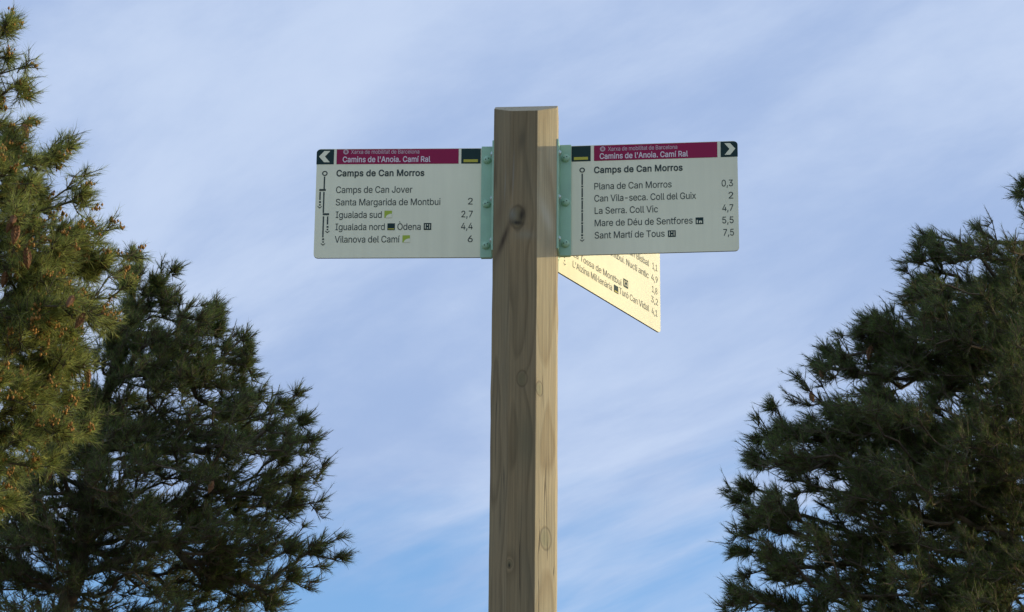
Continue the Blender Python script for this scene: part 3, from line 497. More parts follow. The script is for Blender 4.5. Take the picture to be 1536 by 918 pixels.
Y1, Y2, Y3 = -.0003, -.0006, -.0009
def board(P0, ang, label, side, spec):
    pl = Plane(P0, ang); uv = pl.uv
    root = thing('direction_sign', label, 'sign', (pl.P.x, pl.P.y, 0), ang, 'direction boards on the signpost')
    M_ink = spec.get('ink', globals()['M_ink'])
    u_in, u_out, v0, v1 = spec['rect']
    lo, hi = min(u_in, u_out), max(u_in, u_out)
    rr = .0068
    if side > 0: rad = (0, rr, rr, 0)
    else: rad = (rr, 0, 0, rr)
    cn = [(lo, v0), (hi, v0), (hi, v1), (lo, v1)]
    mb = MB(); mb.prism(rounded(cn, rad), 0, .003)
    pan = mb.build('panel', M_panel, root)
    pan.data.materials.append(M_edge)
    for p in pan.data.polygons:
        if abs(p.normal.y) < .5: p.material_index = 1
    def quad(mb, x0, y0, x1, y1, Y):
        """rectangle given by two opposite pixels of the photograph, squared up on the board"""
        a, b = uv(x0, y0), uv(x1, y1)
        mb.poly([(min(a[0], b[0]), Y, min(a[1], b[1])), (max(a[0], b[0]), Y, min(a[1], b[1])), (max(a[0], b[0]), Y, max(a[1], b[1])), (min(a[0], b[0]), Y, max(a[1], b[1]))])
    px = 1 / 965.0
    # header
    hv0 = spec['header_v']
    e = .0008
    def head(u0, u1, name, m):
        mb = MB(); mb.poly([(u0, Y1, hv0), (u1, Y1, hv0), (u1, Y1, v1 - e), (u0, Y1, v1 - e)])
        return mb.build(name, m, root)
    bu = spec['band']; band = head(bu[0], bu[1], 'header_band', M_mag)
    gu = spec['tile']; tile = head(gu[0], gu[1], 'route_tile', M_green)
    w = gu[1] - gu[0]; h = v1 - hv0
    mb = MB(); ya, yb = gu[0] + w * .12, gu[1] - w * .14
    mb.poly([(ya, Y2, hv0 + h * .09), (yb, Y2, hv0 + h * .09), (yb, Y2, hv0 + h * .27), (ya, Y2, hv0 + h * .27)])
    mb.build('yellow_bar', M_yel, tile)
    au = spec['arrow']
    mb = MB()
    cn = [(au[0], hv0), (au[1], hv0), (au[1], v1 - e), (au[0], v1 - e)]
    ol = rounded(cn, (0, 0, rr - e, 0) if side > 0 else (0, 0, 0, rr - e))
    mb.poly([(x, Y1, z) for x, z in ol])
    arrow = mb.build('arrow_tile', M_green, root)
    aw = au[1] - au[0]; cx = (au[0] + au[1]) / 2; cz = (hv0 + v1) / 2
    pts = [(-.28, .36), (.06, .36), (.36, 0), (.06, -.37), (-.27, -.37), (.02, 0)]
    top = [(cx + side * x * aw, cz + y * h) for x, y in pts]
    mb = MB()
    for q in ((0, 1, 2, 5), (5, 2, 3, 4)):
        P = [top[i] for i in q]
        if area(P) < 0: P = P[::-1]
        mb.poly([(x, Y2, z) for x, z in P])
    mb.build('arrowhead', M_panel, arrow)
    # lettering
    for kind, s, xa, ya_, xb, yb_, cap in spec['text']:
        a, b = uv(xa, ya_), uv(xb, yb_)
        v = (a[1] + b[1]) / 2 
        bold, Y, m, par, name = {'small': (7, Y2, M_rose, band, 'header_lettering'), 'title': (15, Y2, M_pink, band, 'header_lettering'),
                                 'bold': (22, Y1, M_ink, root, 'place_name'), 'row': (3, Y1, M_ink, root, 'place_name'), 'num': (3, Y1, M_ink, root, 'distance_figure')}[kind]
        mb = MB(); text(mb, s, a[0], b[0], v, cap * px * 1.17, Y, bold)
        mb.build(name, m, par)
    # round emblem in the band
    if 'emblem' in spec:
        ex, ez = uv(*spec['emblem']); mb = MB()
        for r, yy in ((.0043, Y2),):
            mb.poly([(ex + r * math.cos(t), yy, ez + r * 1.05 * math.sin(t)) for t in [2 * math.pi * k / 20 for k in range(20)]])
        em = mb.build('emblem', M_rose, band)
        mb = MB(); r = .0024
        for k in range(3):
            zz = ez + (k - 1) * .0017; hw = .0020
            mb.poly([(ex - hw, Y3, zz - .0005), (ex + hw, Y3, zz - .0005), (ex + hw, Y3, zz + .0005), (ex - hw, Y3, zz + .0005)])
        mb.build('emblem_bars', M_mag, em)
    # route diagram
    mb = MB()
    for it in spec['diagram']:
        if it[0] == 'ring':
            cx_, cz_ = uv(it[1], it[2]); n = 20
            for k in range(n):
                t, t2 = 2 * math.pi * k / n, 2 * math.pi * (k + 1) / n
                R, r = 4.3 * px, 2.5 * px
                mb.poly([(cx_ + R * math.cos(t), Y1, cz_ + R * math.sin(t)), (cx_ + R * math.cos(t2), Y1, cz_ + R * math.sin(t2)),
                         (cx_ + r * math.cos(t2), Y1, cz_ + r * math.sin(t2)), (cx_ + r * math.cos(t), Y1, cz_ + r * math.sin(t))])
        elif it[0] == 'line':
            _, x, ya_, yb_, wd = it
            a, b = uv(x, ya_), uv(x, yb_); w2 = wd * px / 2
            mb.poly([(a[0] - w2, Y1, b[1]), (a[0] + w2, Y1, b[1]), (a[0] + w2, Y1, a[1]), (a[0] - w2, Y1, a[1])])
        elif it[0] == 'bar':
            quad(mb, *it[1:], Y1 - .0001)
        elif it[0] == 'dot':
            x, z = uv(it[1], it[2]); r = it[3] * px
            mb.poly([(x - r, Y1, z - r), (x + r, Y1, z - r), (x + r, Y1, z + r), (x - r, Y1, z + r)])
        elif it[0] == 'tip':
            x, z = uv(it[1], it[2]); s = 3.3 * px; t = 1.3 * px
            mb.poly([(x, Y1, z - s * .6), (x + s, Y1, z + s * .3), (x + s, Y1, z + s * .3 + t), (x, Y1, z - s * .6 + t * 1.4)])
            mb.poly([(x, Y1 - .00005, z - s * .6), (x, Y1 - .00005, z - s * .6 + t * 1.4), (x - s, Y1 - .00005, z + s * .3 + t), (x - s, Y1 - .00005, z + s * .3)])
    mb.build('route_diagram', M_ink, root)
    # little service symbols
    for kind, x0, y0, x1, y1 in spec['icons']:
        a, b = uv(x0, y1), uv(x1, y0); w, h_ = b[0] - a[0], b[1] - a[1]
        R = lambda mb, fx0, fz0, fx1, fz1, Y: mb.poly([(a[0] + w * fx0, Y, a[1] + h_ * fz0), (a[0] + w * fx1, Y, a[1] + h_ * fz0), (a[0] + w * fx1, Y, a[1] + h_ * fz1), (a[0] + w * fx0, Y, a[1] + h_ * fz1)])
        mb = MB(); R(mb, 0, 0, 1, 1, Y1)
        ic = mb.build('symbol', {'lime': M_lime, 'tile': M_green, 'house': M_green, 'arch': M_green}.get(kind, M_ink), root)
        mb = MB()
        if kind == 'lime':
            mb.poly([(a[0] + w * 1.0, Y2, a[1])] + [(a[0] + w * (1 - .82 * math.cos(t)), Y2, a[1] + h_ * .55 * math.sin(t)) for t in [math.pi / 2 * (8 - k) / 8 for k in range(9)]])
            mb.build('symbol_mark', M_panel, ic)
        elif kind == 'tile':
            R(mb, .1, .1, .9, .24, Y2); mb.build('symbol_mark', M_yel, ic)
        elif kind == 'house':
            R(mb, .16, .18, .26, .82, Y2); R(mb, .74, .18, .84, .82, Y2); R(mb, .42, .64, .58, .82, Y2); R(mb, .42, .18, .58, .36, Y2)
            mb.build('symbol_mark', M_panel, ic)
        else:
            R(mb, .14, .14, .28, .62, Y2); R(mb, .44, .14, .60, .50, Y2); R(mb, .60, .36, .82, .5, Y2); R(mb, .70, .14, .82, .36, Y2)
            mb.build('symbol_mark', M_panel, ic)
    # steel bracket: a flange on the post and a plate over the board, six button-head screws
    s = side
    bv0, bv1 = spec['bracket_v']; bw = spec['bracket_w']
    mb = MB()
    def B(x0, x1, y0, y1, z0, z1): mb.box(min(x0, x1), max(x0, x1), y0, y1, z0, z1)
    B(s * .0004, s * bw, -.0034, -.0006, bv0, bv1)                       # plate
    B(-s * .0026, s * .0004, spec.get('flange', -.029), .006, bv0 + .002, bv1 - .001)          # flange
    B(s * .0004, s * (bw - .001), .0034, .006, bv0 + .001, bv1 - .001)                        # clamping plate behind the board
    br = mb.build('bracket', M_mint, root, bevel=.0006)
    hts = [bv0 + (bv1 - bv0) * f for f in (.105, .475, .875)]
    for z in hts:
        x = s * bw * .52; R = .0066
        prof = [(0, .0056), (R * .45, .0053), (R * .78, .0042), (R * .95, .0024), (R, .0006), (R, -.0004)]
        bm = MB(); bm.lathe(prof, (x, -.0034, z), (0, -1, 0), 20)
        bo = bm.build('bolt', M_mint, br, smooth=True)
        bm.v, bm.f = [], []
        hm = MB()
        for dx_, dz_ in ((-.0022, -.0009), (.0022, .0009)):
            hm.lathe([(0, .0059), (.0009, .0059), (.0009, .003)], (x + dx_, -.0034, z + dz_), (0, -1, 0), 8)
        # two drilled sockets belong to the bolt's own mesh
        k = len(bo.data.vertices)
        me = bo.data
        vv = [tuple(v.co) for v in me.vertices] + hm.v; ff = [tuple(p.vertices) for p in me.polygons]; nf = len(ff)
        ff += [tuple(i + k for i in f) for f in hm.f]
        me.clear_geometry(); me.from_pydata(vv, [], ff); me.materials.append(M_hole)
        for i, p in enumerate(me.polygons): p.material_index = int(i >= nf); p.use_smooth = i < nf
        sm = MB(); sm.lathe([(0, .0036), (.003, .0032), (.0046, .0012), (.005, 0)], (s * .0004, max(-.0165, spec.get('flange', -.029) + .005), z + .004), (s, 0, 0), 14)
        sm.build('screw', M_zinc, br, smooth=True)
    return pl

PSI_L, PSI_R, PHI = math.radians(-2.0), math.radians(-5.5), math.radians(PHI_DEG)
# left board
P0 = post_world(-INR - .0028, .007)
pl = Plane(P0, PSI_L)
v1 = (pl.uv(500, 223.6)[1] + pl.uv(715, 222.2)[1]) / 2; v0 = (pl.uv(480, 387)[1] + pl.uv(715, 386)[1]) / 2
spec = dict(rect=(-.003, pl.uv(473, 305)[0], v0, v1), header_v=(pl.uv(480, 247)[1] + pl.uv(715, 245)[1]) / 2,
    band=(pl.uv(505, 235)[0], pl.uv(688, 235)[0]), tile=(pl.uv(692, 235)[0], pl.uv(721, 235)[0]), arrow=(pl.uv(474.5, 235)[0] + .0004, pl.uv(501, 235)[0]),
    bracket_v=(v0 - .0018, v1 + .0016), bracket_w=.0185, emblem=(519, 228),
    text=[('small', 'Xarxa de mobilitat de Barcelona', 526.5, 231, 629, 230.6, 5.9), ('title', "Camins de l'Anoia. Camí Ral", 514, 243.7, 645.5, 243, 8.3),
          ('bold', 'Camps de Can Morros', 504.5, 264.8, 636.5, 264.2, 9.6), ('row', 'Camps de Can Jover', 504, 289.6, 618.5, 289, 9.4),
          ('row', 'Santa Margarida de Montbui', 503.5, 308.2, 660.5, 307.6, 9.4), ('row', 'Igualada sud', 503.5, 327.2, 572.5, 326.8, 9.4),
          ('row', 'Igualada nord', 503, 345.4, 577, 345, 9.4), ('row', 'Òdena', 596, 345, 631, 344.8, 9.4), ('row', 'Vilanova del Camí', 502, 364, 599.5, 363.7, 9.4),
          ('num', '2', 702, 306.8, 709, 306.8, 9.4), ('num', '2,7', 692, 326, 709, 326, 9.4), ('num', '4,4', 691.5, 344.2, 709, 344.2, 9.4), ('num', '6', 701.5, 363.2, 709, 363.2, 9.4)],
    icons=[('lime', 576.5, 316, 588, 326.8), ('tile', 581, 335, 592.5, 345.3), ('house', 635.5, 334.6, 647, 345), ('lime', 603.5, 353, 615, 363.8)],
    diagram=[('ring', 487.3, 260.2), ('line', 486.9, 265, 284, 2.1), ('bar', 479, 283.6, 488.6, 286.4), ('line', 480.3, 287.8, 300, 2.1), ('dot', 480, 303.2, 1.5), ('dot', 479.8, 307.4, 1.2), ('tip', 479.6, 311),
             ('line', 486, 287.8, 319.5, 2.1), ('bar', 484.2, 320, 493.6, 322.8), ('line', 485.3, 324.6, 356, 2.1), ('line', 491.6, 324.6, 337, 2.1), ('dot', 491.3, 340.4, 1.5), ('dot', 491.2, 344.4, 1.2), ('tip', 491, 348),
             ('dot', 484.7, 359, 1.5), ('dot', 484.6, 363, 1.2), ('tip', 484.4, 366.8)])
board(P0, PSI_L, 'pale board pointing left with magenta header, listing Camps de Can Jover and Igualada', -1, spec)
# right board
P0 = post_world(INR + .0028, .007)
pl = Plane(P0, PSI_R)
v1 = (pl.uv(865, 217.8)[1] + pl.uv(1090, 212.6)[1]) / 2; v0 = (pl.uv(865, 382.6)[1] + pl.uv(1095, 376.4)[1]) / 2
rv1, rv0 = v1, v0
spec = dict(rect=(.003, pl.uv(1107.3, 295)[0], v0, v1), header_v=(pl.uv(865, 241.6)[1] + pl.uv(1090, 236.2)[1]) / 2,
    band=(pl.uv(891, 228)[0], pl.uv(1076, 228)[0]), tile=(pl.uv(857.5, 228)[0], pl.uv(886, 228)[0]), arrow=(pl.uv(1081, 228)[0], pl.uv(1107, 228)[0] - .0004),
    bracket_v=(v0 - .0018, v1 + .0008), bracket_w=.0185, emblem=(904, 223.6),
    text=[('small', 'Xarxa de mobilitat de Barcelona', 912, 226.2, 1016, 224, 5.9), ('title', "Camins de l'Anoia. Camí Ral", 899.5, 238.5, 1032, 235.2, 8.3),
          ('bold', 'Camps de Can Morros', 891, 259.4, 1024, 256.8, 9.6), ('row', 'Plana de Can Morros', 891.5, 283.7, 1007.5, 281.8, 9.4),
          ('row', 'Can Vila-seca. Coll del Guix', 891.5, 302, 1044, 298.8, 9.4), ('row', 'La Serra. Coll Vic', 892, 320.6, 987, 318.8, 9.4),
          ('row', 'Mare de Déu de Sentfores', 892, 338.9, 1039, 336, 9.4), ('row', 'Sant Martí de Tous', 892, 357.4, 997, 355.6, 9.4),
          ('num', '0,3', 1082.5, 279.6, 1099.5, 279.4, 9.4), ('num', '2', 1093, 297.9, 1100, 297.7, 9.4), ('num', '4,7', 1083.5, 316.6, 1100, 316.4, 9.4),
          ('num', '5,5', 1083.5, 335, 1100.5, 334.8, 9.4), ('num', '7,5', 1085, 353.6, 1101, 353.2, 9.4)],
    icons=[('arch', 1043.5, 326, 1055, 336.4), ('house', 1002, 345.4, 1013.5, 355.6)],
    diagram=[('ring', 873.3, 255.2), ('line', 873.3, 260.5, 277.5, 2.1), ('dot', 873.3, 279.8, 1.4), ('line', 873.3, 282.3, 296, 2.1), ('dot', 873.3, 298.3, 1.4), ('line', 873.3, 300.8, 314.3, 2.1), ('dot', 873.3, 316.6, 1.4),
             ('line', 873.3, 319.2, 332.5, 2.1), ('dot', 873.3, 334.9, 1.4), ('line', 873.3, 337.3, 350, 2.1), ('dot', 873.2, 353, 1.5), ('dot', 873.2, 357, 1.2), ('tip', 873.2, 361)])
board(P0, PSI_R, 'pale board pointing right with magenta header, listing Plana de Can Morros and La Serra', 1, spec)
# third board, behind, in the sun
fm = Vector(((OCT[3][0] + OCT[4][0]) / 2, (OCT[3][1] + OCT[4][1]) / 2))
fm *= (INR + .0028) / fm.length
P0 = post_world(fm.x, fm.y)
pl = Plane(P0, PHI)
va, vb = pl.uv(840, 412.6)[1], pl.uv(985, 493.2)[1]
v0 = (va + vb) / 2; v1 = v0 + (rv1 - rv0)
L3 = pl.uv(990.3, 440)[0]
tx = [('row', 'La Tossa de Montbui', 860, 388.3, 932, 425.8, 9.4), ('row', "L'Alzina Mil·lenària", 859, 402.3, 918, 434.6, 9.4), ('row', 'Turó Can Vidal', 928.7, 441.5, 973.5, 466.4, 9.4),
      ('row', 'Montbui. Nucli antic', 908.5, 380, 973, 416.4, 9.4), ('row', 'Can Bisbal', 940, 380, 973.4, 398.9, 9.4),
      ('num', '1,1', 978.5, 403, 986, 407.3, 9.4), ('num', '4,9', 977, 420.6, 986.5, 424.4, 9.4), ('num', '1,8', 978, 438, 986, 442.2, 9.4), ('num', '3,2', 976.8, 453.4, 987, 458, 9.4), ('num', '4,1', 977.5, 471, 986, 475, 9.4)]
for t in tx: print('third', t[1], pl.uv(t[2], t[3])[1], pl.uv(t[4], t[5])[1])
print('third bottom', va, vb, 'len', L3, 'v', v0, v1, 'right', rv0, rv1)
sc_ = L3 / .268
spec = dict(rect=(.003, L3, v0, v1), header_v=v1 - .0255, band=(.055 * sc_, .24 * sc_), tile=(.0195, .047 * sc_), arrow=(.243 * sc_, L3 - .0004),
    bracket_v=(v0 - .0018, v1 + .0008), bracket_w=.0185, flange=-.012, ink=M_ink_glare, text=tx, icons=[('house', 935, 421.5, 942, 429.5), ('tile', 920.8, 430.5, 927.3, 437.5)],
    diagram=[('dot', 846.6, 386, 1.4), ('dot', 846.8, 391, 1.2), ('tip', 847, 396.5)])
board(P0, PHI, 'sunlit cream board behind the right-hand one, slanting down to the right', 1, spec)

# ------------------------------------------------------------------ pines
def leaf_mat(name):
    M = bpy.data.materials.new(name); M.use_nodes = True
    t = M.node_tree; p = t.nodes['Principled BSDF']
    at = t.nodes.new('ShaderNodeAttribute'); at.attribute_name = 'tint'
    t.links.new(at.outputs['Color'], p.inputs['Base Color'])
    p.inputs['Roughness'].default_value = .5; p.inputs['Specular IOR Level'].default_value = .3
    tr = t.nodes.new('ShaderNodeBsdfTranslucent'); t.links.new(at.outputs['Color'], tr.inputs['Color'])
    mx = t.nodes.new('ShaderNodeMixShader'); mx.inputs[0].default_value = .46
    t.links.new(p.outputs[0], mx.inputs[1]); t.links.new(tr.outputs[0], mx.inputs[2])
    t.links.new(mx.outputs[0], t.nodes['Material Output'].inputs['Surface'])
    return M
M_needle = leaf_mat('pine_needles')
M_bark = mat('pine_bark', (.095, .072, .053), .9, .2, var=.45, scale=24, bump=.9, bscale=60)
M_cone = mat('pine_cone', (.16, .070, .030), .65, .3, var=.35, scale=60)
M_pollen = mat('pollen_cones', (.34, .17, .05), .8, .2, var=.3, scale=30)

def mesh_from(name, V, faces_flat, loop_n, mat_, parent, tint=None, smooth=False):
    me = bpy.data.meshes.new(name)
    V = np.asarray(V, np.float32); n = len(faces_flat) // loop_n
    me.vertices.add(len(V)); me.vertices.foreach_set('co', V.ravel())
    me.loops.add(len(faces_flat)); me.loops.foreach_set('vertex_index', np.asarray(faces_flat, np.int32))
    me.polygons.add(n); me.polygons.foreach_set('loop_start', np.arange(0, n * loop_n, loop_n, dtype=np.int32))
    if smooth: me.polygons.foreach_set('use_smooth', np.ones(n, bool))
    me.update()
    if tint is not None:
        a = me.color_attributes.new('tint', 'FLOAT_COLOR', 'POINT')
        a.data.foreach_set('color', np.asarray(tint, np.float32).ravel())
    me.materials.append(mat_)
    o = bpy.data.objects.new(name, me); col.objects.link(o); o.parent = parent
    return o

def unit(a): return a / np.maximum(np.linalg.norm(a, axis=-1, keepdims=True), 1e-9)

def tubes(A, B, RA, RB, sides=5):
    """one open tube per edge"""
    d = unit(B - A); ref = np.where(np.abs(d[:, 2:3]) < .9, np.array([[0, 0, 1.0]]), np.array([[1.0, 0, 0]]))
    u = unit(np.cross(d, ref)); w = np.cross(d, u)
    t = np.arange(sides) * 2 * np.pi / sides
    ring = u[:, None] * np.cos(t)[None, :, None] + w[:, None] * np.sin(t)[None, :, None]
    V = np.concatenate([A[:, None] + ring * RA[:, None, None], B[:, None] + ring * RB[:, None, None]], 1).reshape(-1, 3)
    n = len(A); base = (np.arange(n) * 2 * sides)[:, None, None]
    k = np.arange(sides); k2 = (k + 1) % sides
    q = np.stack([k, k2, k2 + sides, k + sides], 1)[None]
    return V, (base + q).reshape(-1)

def needles(rg, P, D, L, n, nl, width, tint_fn, spread=(.5, 1.0)):
    """brush of needles along each shoot: P base, D direction, L length"""
    S = len(P)
    t = rg.random((S, n)) ** .8
    ang = rg.random((S, n)) * 2 * np.pi
    ref = np.where(np.abs(D[:, 2:3]) < .9, np.array([[0, 0, 1.0]]), np.array([[1.0, 0, 0]]))
    u = unit(np.cross(D, ref)); w = np.cross(D, u)
    rad = u[:, None] * np.cos(ang)[..., None] + w[:, None] * np.sin(ang)[..., None]
    sp = rg.uniform(spread[0], spread[1], (S, n)) * (1.15 - .55 * t)
    nd = unit(D[:, None] * np.sqrt(np.maximum(0, 1 - np.minimum(sp, .98) ** 2))[..., None] + rad * sp[..., None] + np.array([0, 0, -.06]))
    b = P[:, None] + D[:, None] * (L[:, None] * t)[..., None]
    ln = nl * rg.uniform(.65, 1.15, (S, n)) * rg.uniform(.65, 1.45, (S, 1))
    tip = b + nd * ln[..., None]
    side = unit(np.cross(nd, rg.normal(size=(S, n, 3))))
    wd = width * rg.uniform(.8, 1.2, (S, n))
    b1 = b + side * wd[..., None] * .5; b2 = b - side * wd[..., None] * .5
    mid = b + nd * (ln * .6)[..., None]
    V = np.stack([b1, b2, tip], 2).reshape(-1, 3)
    F_ = np.arange(len(V), dtype=np.int32)
    T = np.repeat(tint_fn(rg, S, n).reshape(-1, 4), 3, 0)
    return V, F_, T

def cone_mesh():
    """hanging pine cone with rows of scales, hangs down from its origin"""
    V, Fq = [], []
    rings, sides = 11, 12
    for i in range(rings + 1):
        f = i / rings
        r = .0185 * math.sin(math.pi * min(1, (f * .93 + .07))) ** .75 * (1 - .35 * f) + .001
        for k in range(sides):
            a = 2 * math.pi * (k + .5 * (i % 2)) / sides
            rr = r * (1.18 if (k + i) % 2 == 0 else .86)
            V.append((rr * math.cos(a), rr * math.sin(a), -.012 - .085 * f + (.004 if (k + i) % 2 == 0 else 0)))
    for i in range(rings):
        for k in range(sides):
            a, b = i * sides + k, i * sides + (k + 1) % sides
            Fq.append((a, a + sides, b + sides, b))
    Fq.append(tuple(range(sides))); Fq.append(tuple(range((rings + 1) * sides - 1, rings * sides - 1, -1)))
    i = len(V)
    for z, r in ((.0, .002), (-.016, .003)):
        for k in range(5): V.append((r * math.cos(k * 1.2566), r * math.sin(k * 1.2566), z))
    for k in range(5): Fq.append((i + k, i + 5 + k, i + 5 + (k + 1) % 5, i + (k + 1) % 5))
    me = bpy.data.meshes.new('pine_cone'); me.from_pydata(V, [], Fq); me.materials.append(M_cone)
    return me
CONE = cone_mesh()

def pine(label, Y, trunk_px, lobes, seed, n_needles, nl, width, hue, n_cones=0, pollen=0, trunk_r=.11, up_bias=.45, shoots=3, shoot_len=(.09, .2), side=0.0, cones_px=(), dens=1.9, sprays=(), spread=(.3, .75)):
    """lobes: (px, py, depth offset m, rx m, ry m, rz m, number of branch tips)"""
    rg = np.random.default_rng(seed)
    tp = [at_y(px, py, Y + dy) for px, py, dy in trunk_px]
    base = tp[0].copy(); base.z = -.12
    root = thing('pine_tree', label, 'tree', (base.x, base.y, 0), 0, 'pine trees around the signpost')
    O = np.array([base.x, base.y, 0.0])
    tpts = [np.array(base) - O] + [np.array(q) - O for q in tp]
    # trunk resampled with a gentle wobble
    tr = []
    for a, b in zip(tpts, tpts[1:]):
        n = max(2, int(np.linalg.norm(b - a) / .12))
        for k in range(n): tr.append(a + (b - a) * k / n)
    tr.append(tpts[-1]); tr = np.array(tr)
    hgt = tr[:, 2] - tr[0, 2]; Ht = hgt[-1]
    tr[:, 0] += .03 * np.sin(hgt * 1.7 + seed) * np.minimum(1, hgt / 2); tr[:, 1] += .03 * np.cos(hgt * 1.3 + seed) * np.minimum(1, hgt / 2)
    # branch tips
    att = []
    for px, py, dy, rx, ry, rz, n in lobes:
        c = np.array(at_y(px, py, Y + dy)) - O
        n = int(n * dens); nc = max(3, n // 9)
        d = unit(rg.normal(size=(nc, 3))); r = rg.random(nc)[:, None] ** .55 * 1.12
        cc = d * r
        pts = cc[rg.integers(0, nc, n)] + rg.normal(size=(n, 3)) * .085
        ln = np.linalg.norm(pts, axis=1, keepdims=True); pts = np.where(ln > 1.22, pts / ln * 1.22, pts)
        att.append(c + pts * np.array([rx, ry, rz]))
    plumes = []
    for x0, y0, x1, y1, dy, n in sprays:                # thin side twigs that reach out of the crown
        a, b = np.array(at_y(x0, y0, Y + dy)) - O, np.array(at_y(x1, y1, Y + dy + rg.normal() * .08)) - O
        n = max(4, int(n * .85)); f = np.linspace(.2, .95, n)[:, None]
        plumes.append((a + (b - a) * .6, b - a))
        att.append(a + (b - a) * f + rg.normal(size=(n, 3)) * (.045 * (1.1 - f)))
    att = np.concatenate(att)
    zcl = np.clip(att[:, 2], tr[0, 2], tr[-1, 2])
    axis = np.stack([np.interp(zcl, tr[:, 2], tr[:, 0]), np.interp(zcl, tr[:, 2], tr[:, 1]), zcl], 1)
    da = np.linalg.norm(att - axis, axis=1)
    order = np.argsort(da)
    N0 = len(tr); cap = N0 + len(att) * 14
    nodes = np.zeros((cap, 3)); nodes[:N0] = tr; par = np.full(cap, -1); par[1:N0] = np.arange(N0 - 1)
    plen = np.zeros(cap); bid = np.full(cap, -1); cnt = N0; ok = np.ones(cap, bool); ok[:N0] = tr[:, 2] > Ht * .25
    nb = 0; tips = []
    for i in order:
        a = att[i]
        dv = nodes[:cnt] - a
        dist = np.sqrt((dv ** 2).sum(1))
        cost = dist + .30 * plen[:cnt] + np.maximum(0, dv[:, 2]) * .55      # branches rise
        cost[~ok[:cnt]] = 1e9
        j = int(np.argmin(cost)); p0 = nodes[j]
        L = dist[j]; k = int(min(12, max(1, math.ceil(L / .12))))
        dirn = a - p0
        sag = np.array([0, 0, -.10 * L]); wob = rg.normal(size=3) * .05 * L
        b = bid[j]
        if b < 0: b = nb; nb += 1
        last = j
        for s in range(1, k + 1):
            f = s / k
            q = p0 + dirn * f + (sag + wob) * math.sin(math.pi * f)
            nodes[cnt] = q; par[cnt] = last; plen[cnt] = plen[last] + L / k; bid[cnt] = b; last = cnt; cnt += 1
        tips.append(last)
    nodes = nodes[:cnt]; par = par[:cnt]; bid = bid[:cnt]
    desc = np.zeros(cnt); desc[tips] = 1
    for i in range(cnt - 1, N0 - 1, -1): desc[par[i]] += desc[i]
    rad = .0014 * np.maximum(desc, 1) ** .46
    # trunk
    f = hgt / Ht
    trr = trunk_r * (1 - f) ** .8 + .010
    s = 12; V = []; Fq = []
    for i in range(N0):
        for k in range(s):
            t = 2 * np.pi * k / s; rr = trr[i] * (1 + .07 * math.sin(3 * t + i * .4) + .05 * math.sin(5 * t - i * .9)) * (1 + .5 * math.exp(-hgt[i] * 3))
            V.append(tr[i] + np.array([math.cos(t) * rr, math.sin(t) * rr, 0]))
    for i in range(N0 - 1):
        for k in range(s): Fq += [i * s + k, i * s + (k + 1) % s, (i + 1) * s + (k + 1) % s, (i + 1) * s + k]
    mesh_from('trunk', V, Fq, 4, M_bark, root, smooth=True)
    # branches: the larger ones each a mesh of its own, the smaller ones go with the crown's twigs
    e = np.arange(N0, cnt); sizes = np.bincount(bid[e], minlength=nb)
    big = list(np.argsort(-sizes)[:96])
    def wood_mesh(name, sel):
        A = nodes[par[sel]]; B = nodes[sel]
        ra = np.where(par[sel] < N0, rad[sel], rad[par[sel]]); ra = np.minimum(ra, rad[sel] * 1.5)
        V, Fq = tubes(A, B, ra, rad[sel]); return mesh_from(name, V, Fq, 4, M_bark, root, smooth=True)
    for b in big: wood_mesh('branch', e[bid[e] == b])
    rest = e[~np.isin(bid[e], big)]
    if len(rest): wood_mesh('twigs', rest)
    # shoots
    T = np.array(tips); pd = unit(nodes[T] - nodes[par[T]])
    outw = unit(nodes[T] - axis[order])
    P, D, Ls = [], [], []
    for k in range(shoots):
        d = unit(pd * .55 + outw * .45 + np.array([side, 0, up_bias]) + rg.normal(size=pd.shape) * (.22 if k == 0 else .58))
        along = rg.random((len(T), 1)) * (0 if k == 0 else 1.15)
        P.append(nodes[T] + (nodes[par[T]] - nodes[T]) * along); D.append(d); Ls.append(rg.uniform(*shoot_len, len(T)) * (1.25 if k == 0 else .8))
    # needles on the last stretch of the branchlets as well
    near = np.unique(par[T]); near = near[near >= N0]
    P.append(nodes[near]); D.append(unit(nodes[near] - nodes[par[near]] + rg.normal(size=(len(near), 3)) * .03)); Ls.append(np.full(len(near), .07))
    for a, d in plumes:                                  # long leading shoots of the side twigs
        ln = np.linalg.norm(d)
        for q in range(3):
            P.append(a[None]); D.append(unit(d + np.array([0, 0, .15 * ln * q]) + rg.normal(size=3) * .10 * ln * (q > 0))[None]); Ls.append(np.array([min(.26, ln * .42)]))
    P = np.concatenate(P); D = np.concatenate(D); Ls = np.concatenate(Ls)
    def tint(rg, S, n):
        c = np.array(hue)                                   # a fresh and an old needle colour
        sh = rg.random((S, 1)) ** 1.3; m_ = np.clip(sh + rg.normal(size=(S, n)) * .18, 0, 1)[..., None]
        o = np.ones((S, n, 4)); o[..., :3] = (c[0] * (1 - m_) + c[1] * m_) * rg.uniform(.75, 1.25, (S, n, 1))
        dead = rg.random((S, n)) < .035
        o[dead, :3] = (.16, .085, .03)
        return o
    Vn, Fn, Tn = needles(rg, P, D, Ls, n_needles, nl, width, tint, spread)
    mesh_from('crown', Vn, Fn, 3, M_needle, root, tint=Tn)
    # green stems of the shoots
    V, Fq = tubes(P, P + D * Ls[:, None] * .95, np.full(len(P), .0022), np.full(len(P), .0011), 4)
    mesh_from('shoots', V, Fq, 4, M_bark, root)
    tw = nodes[T]
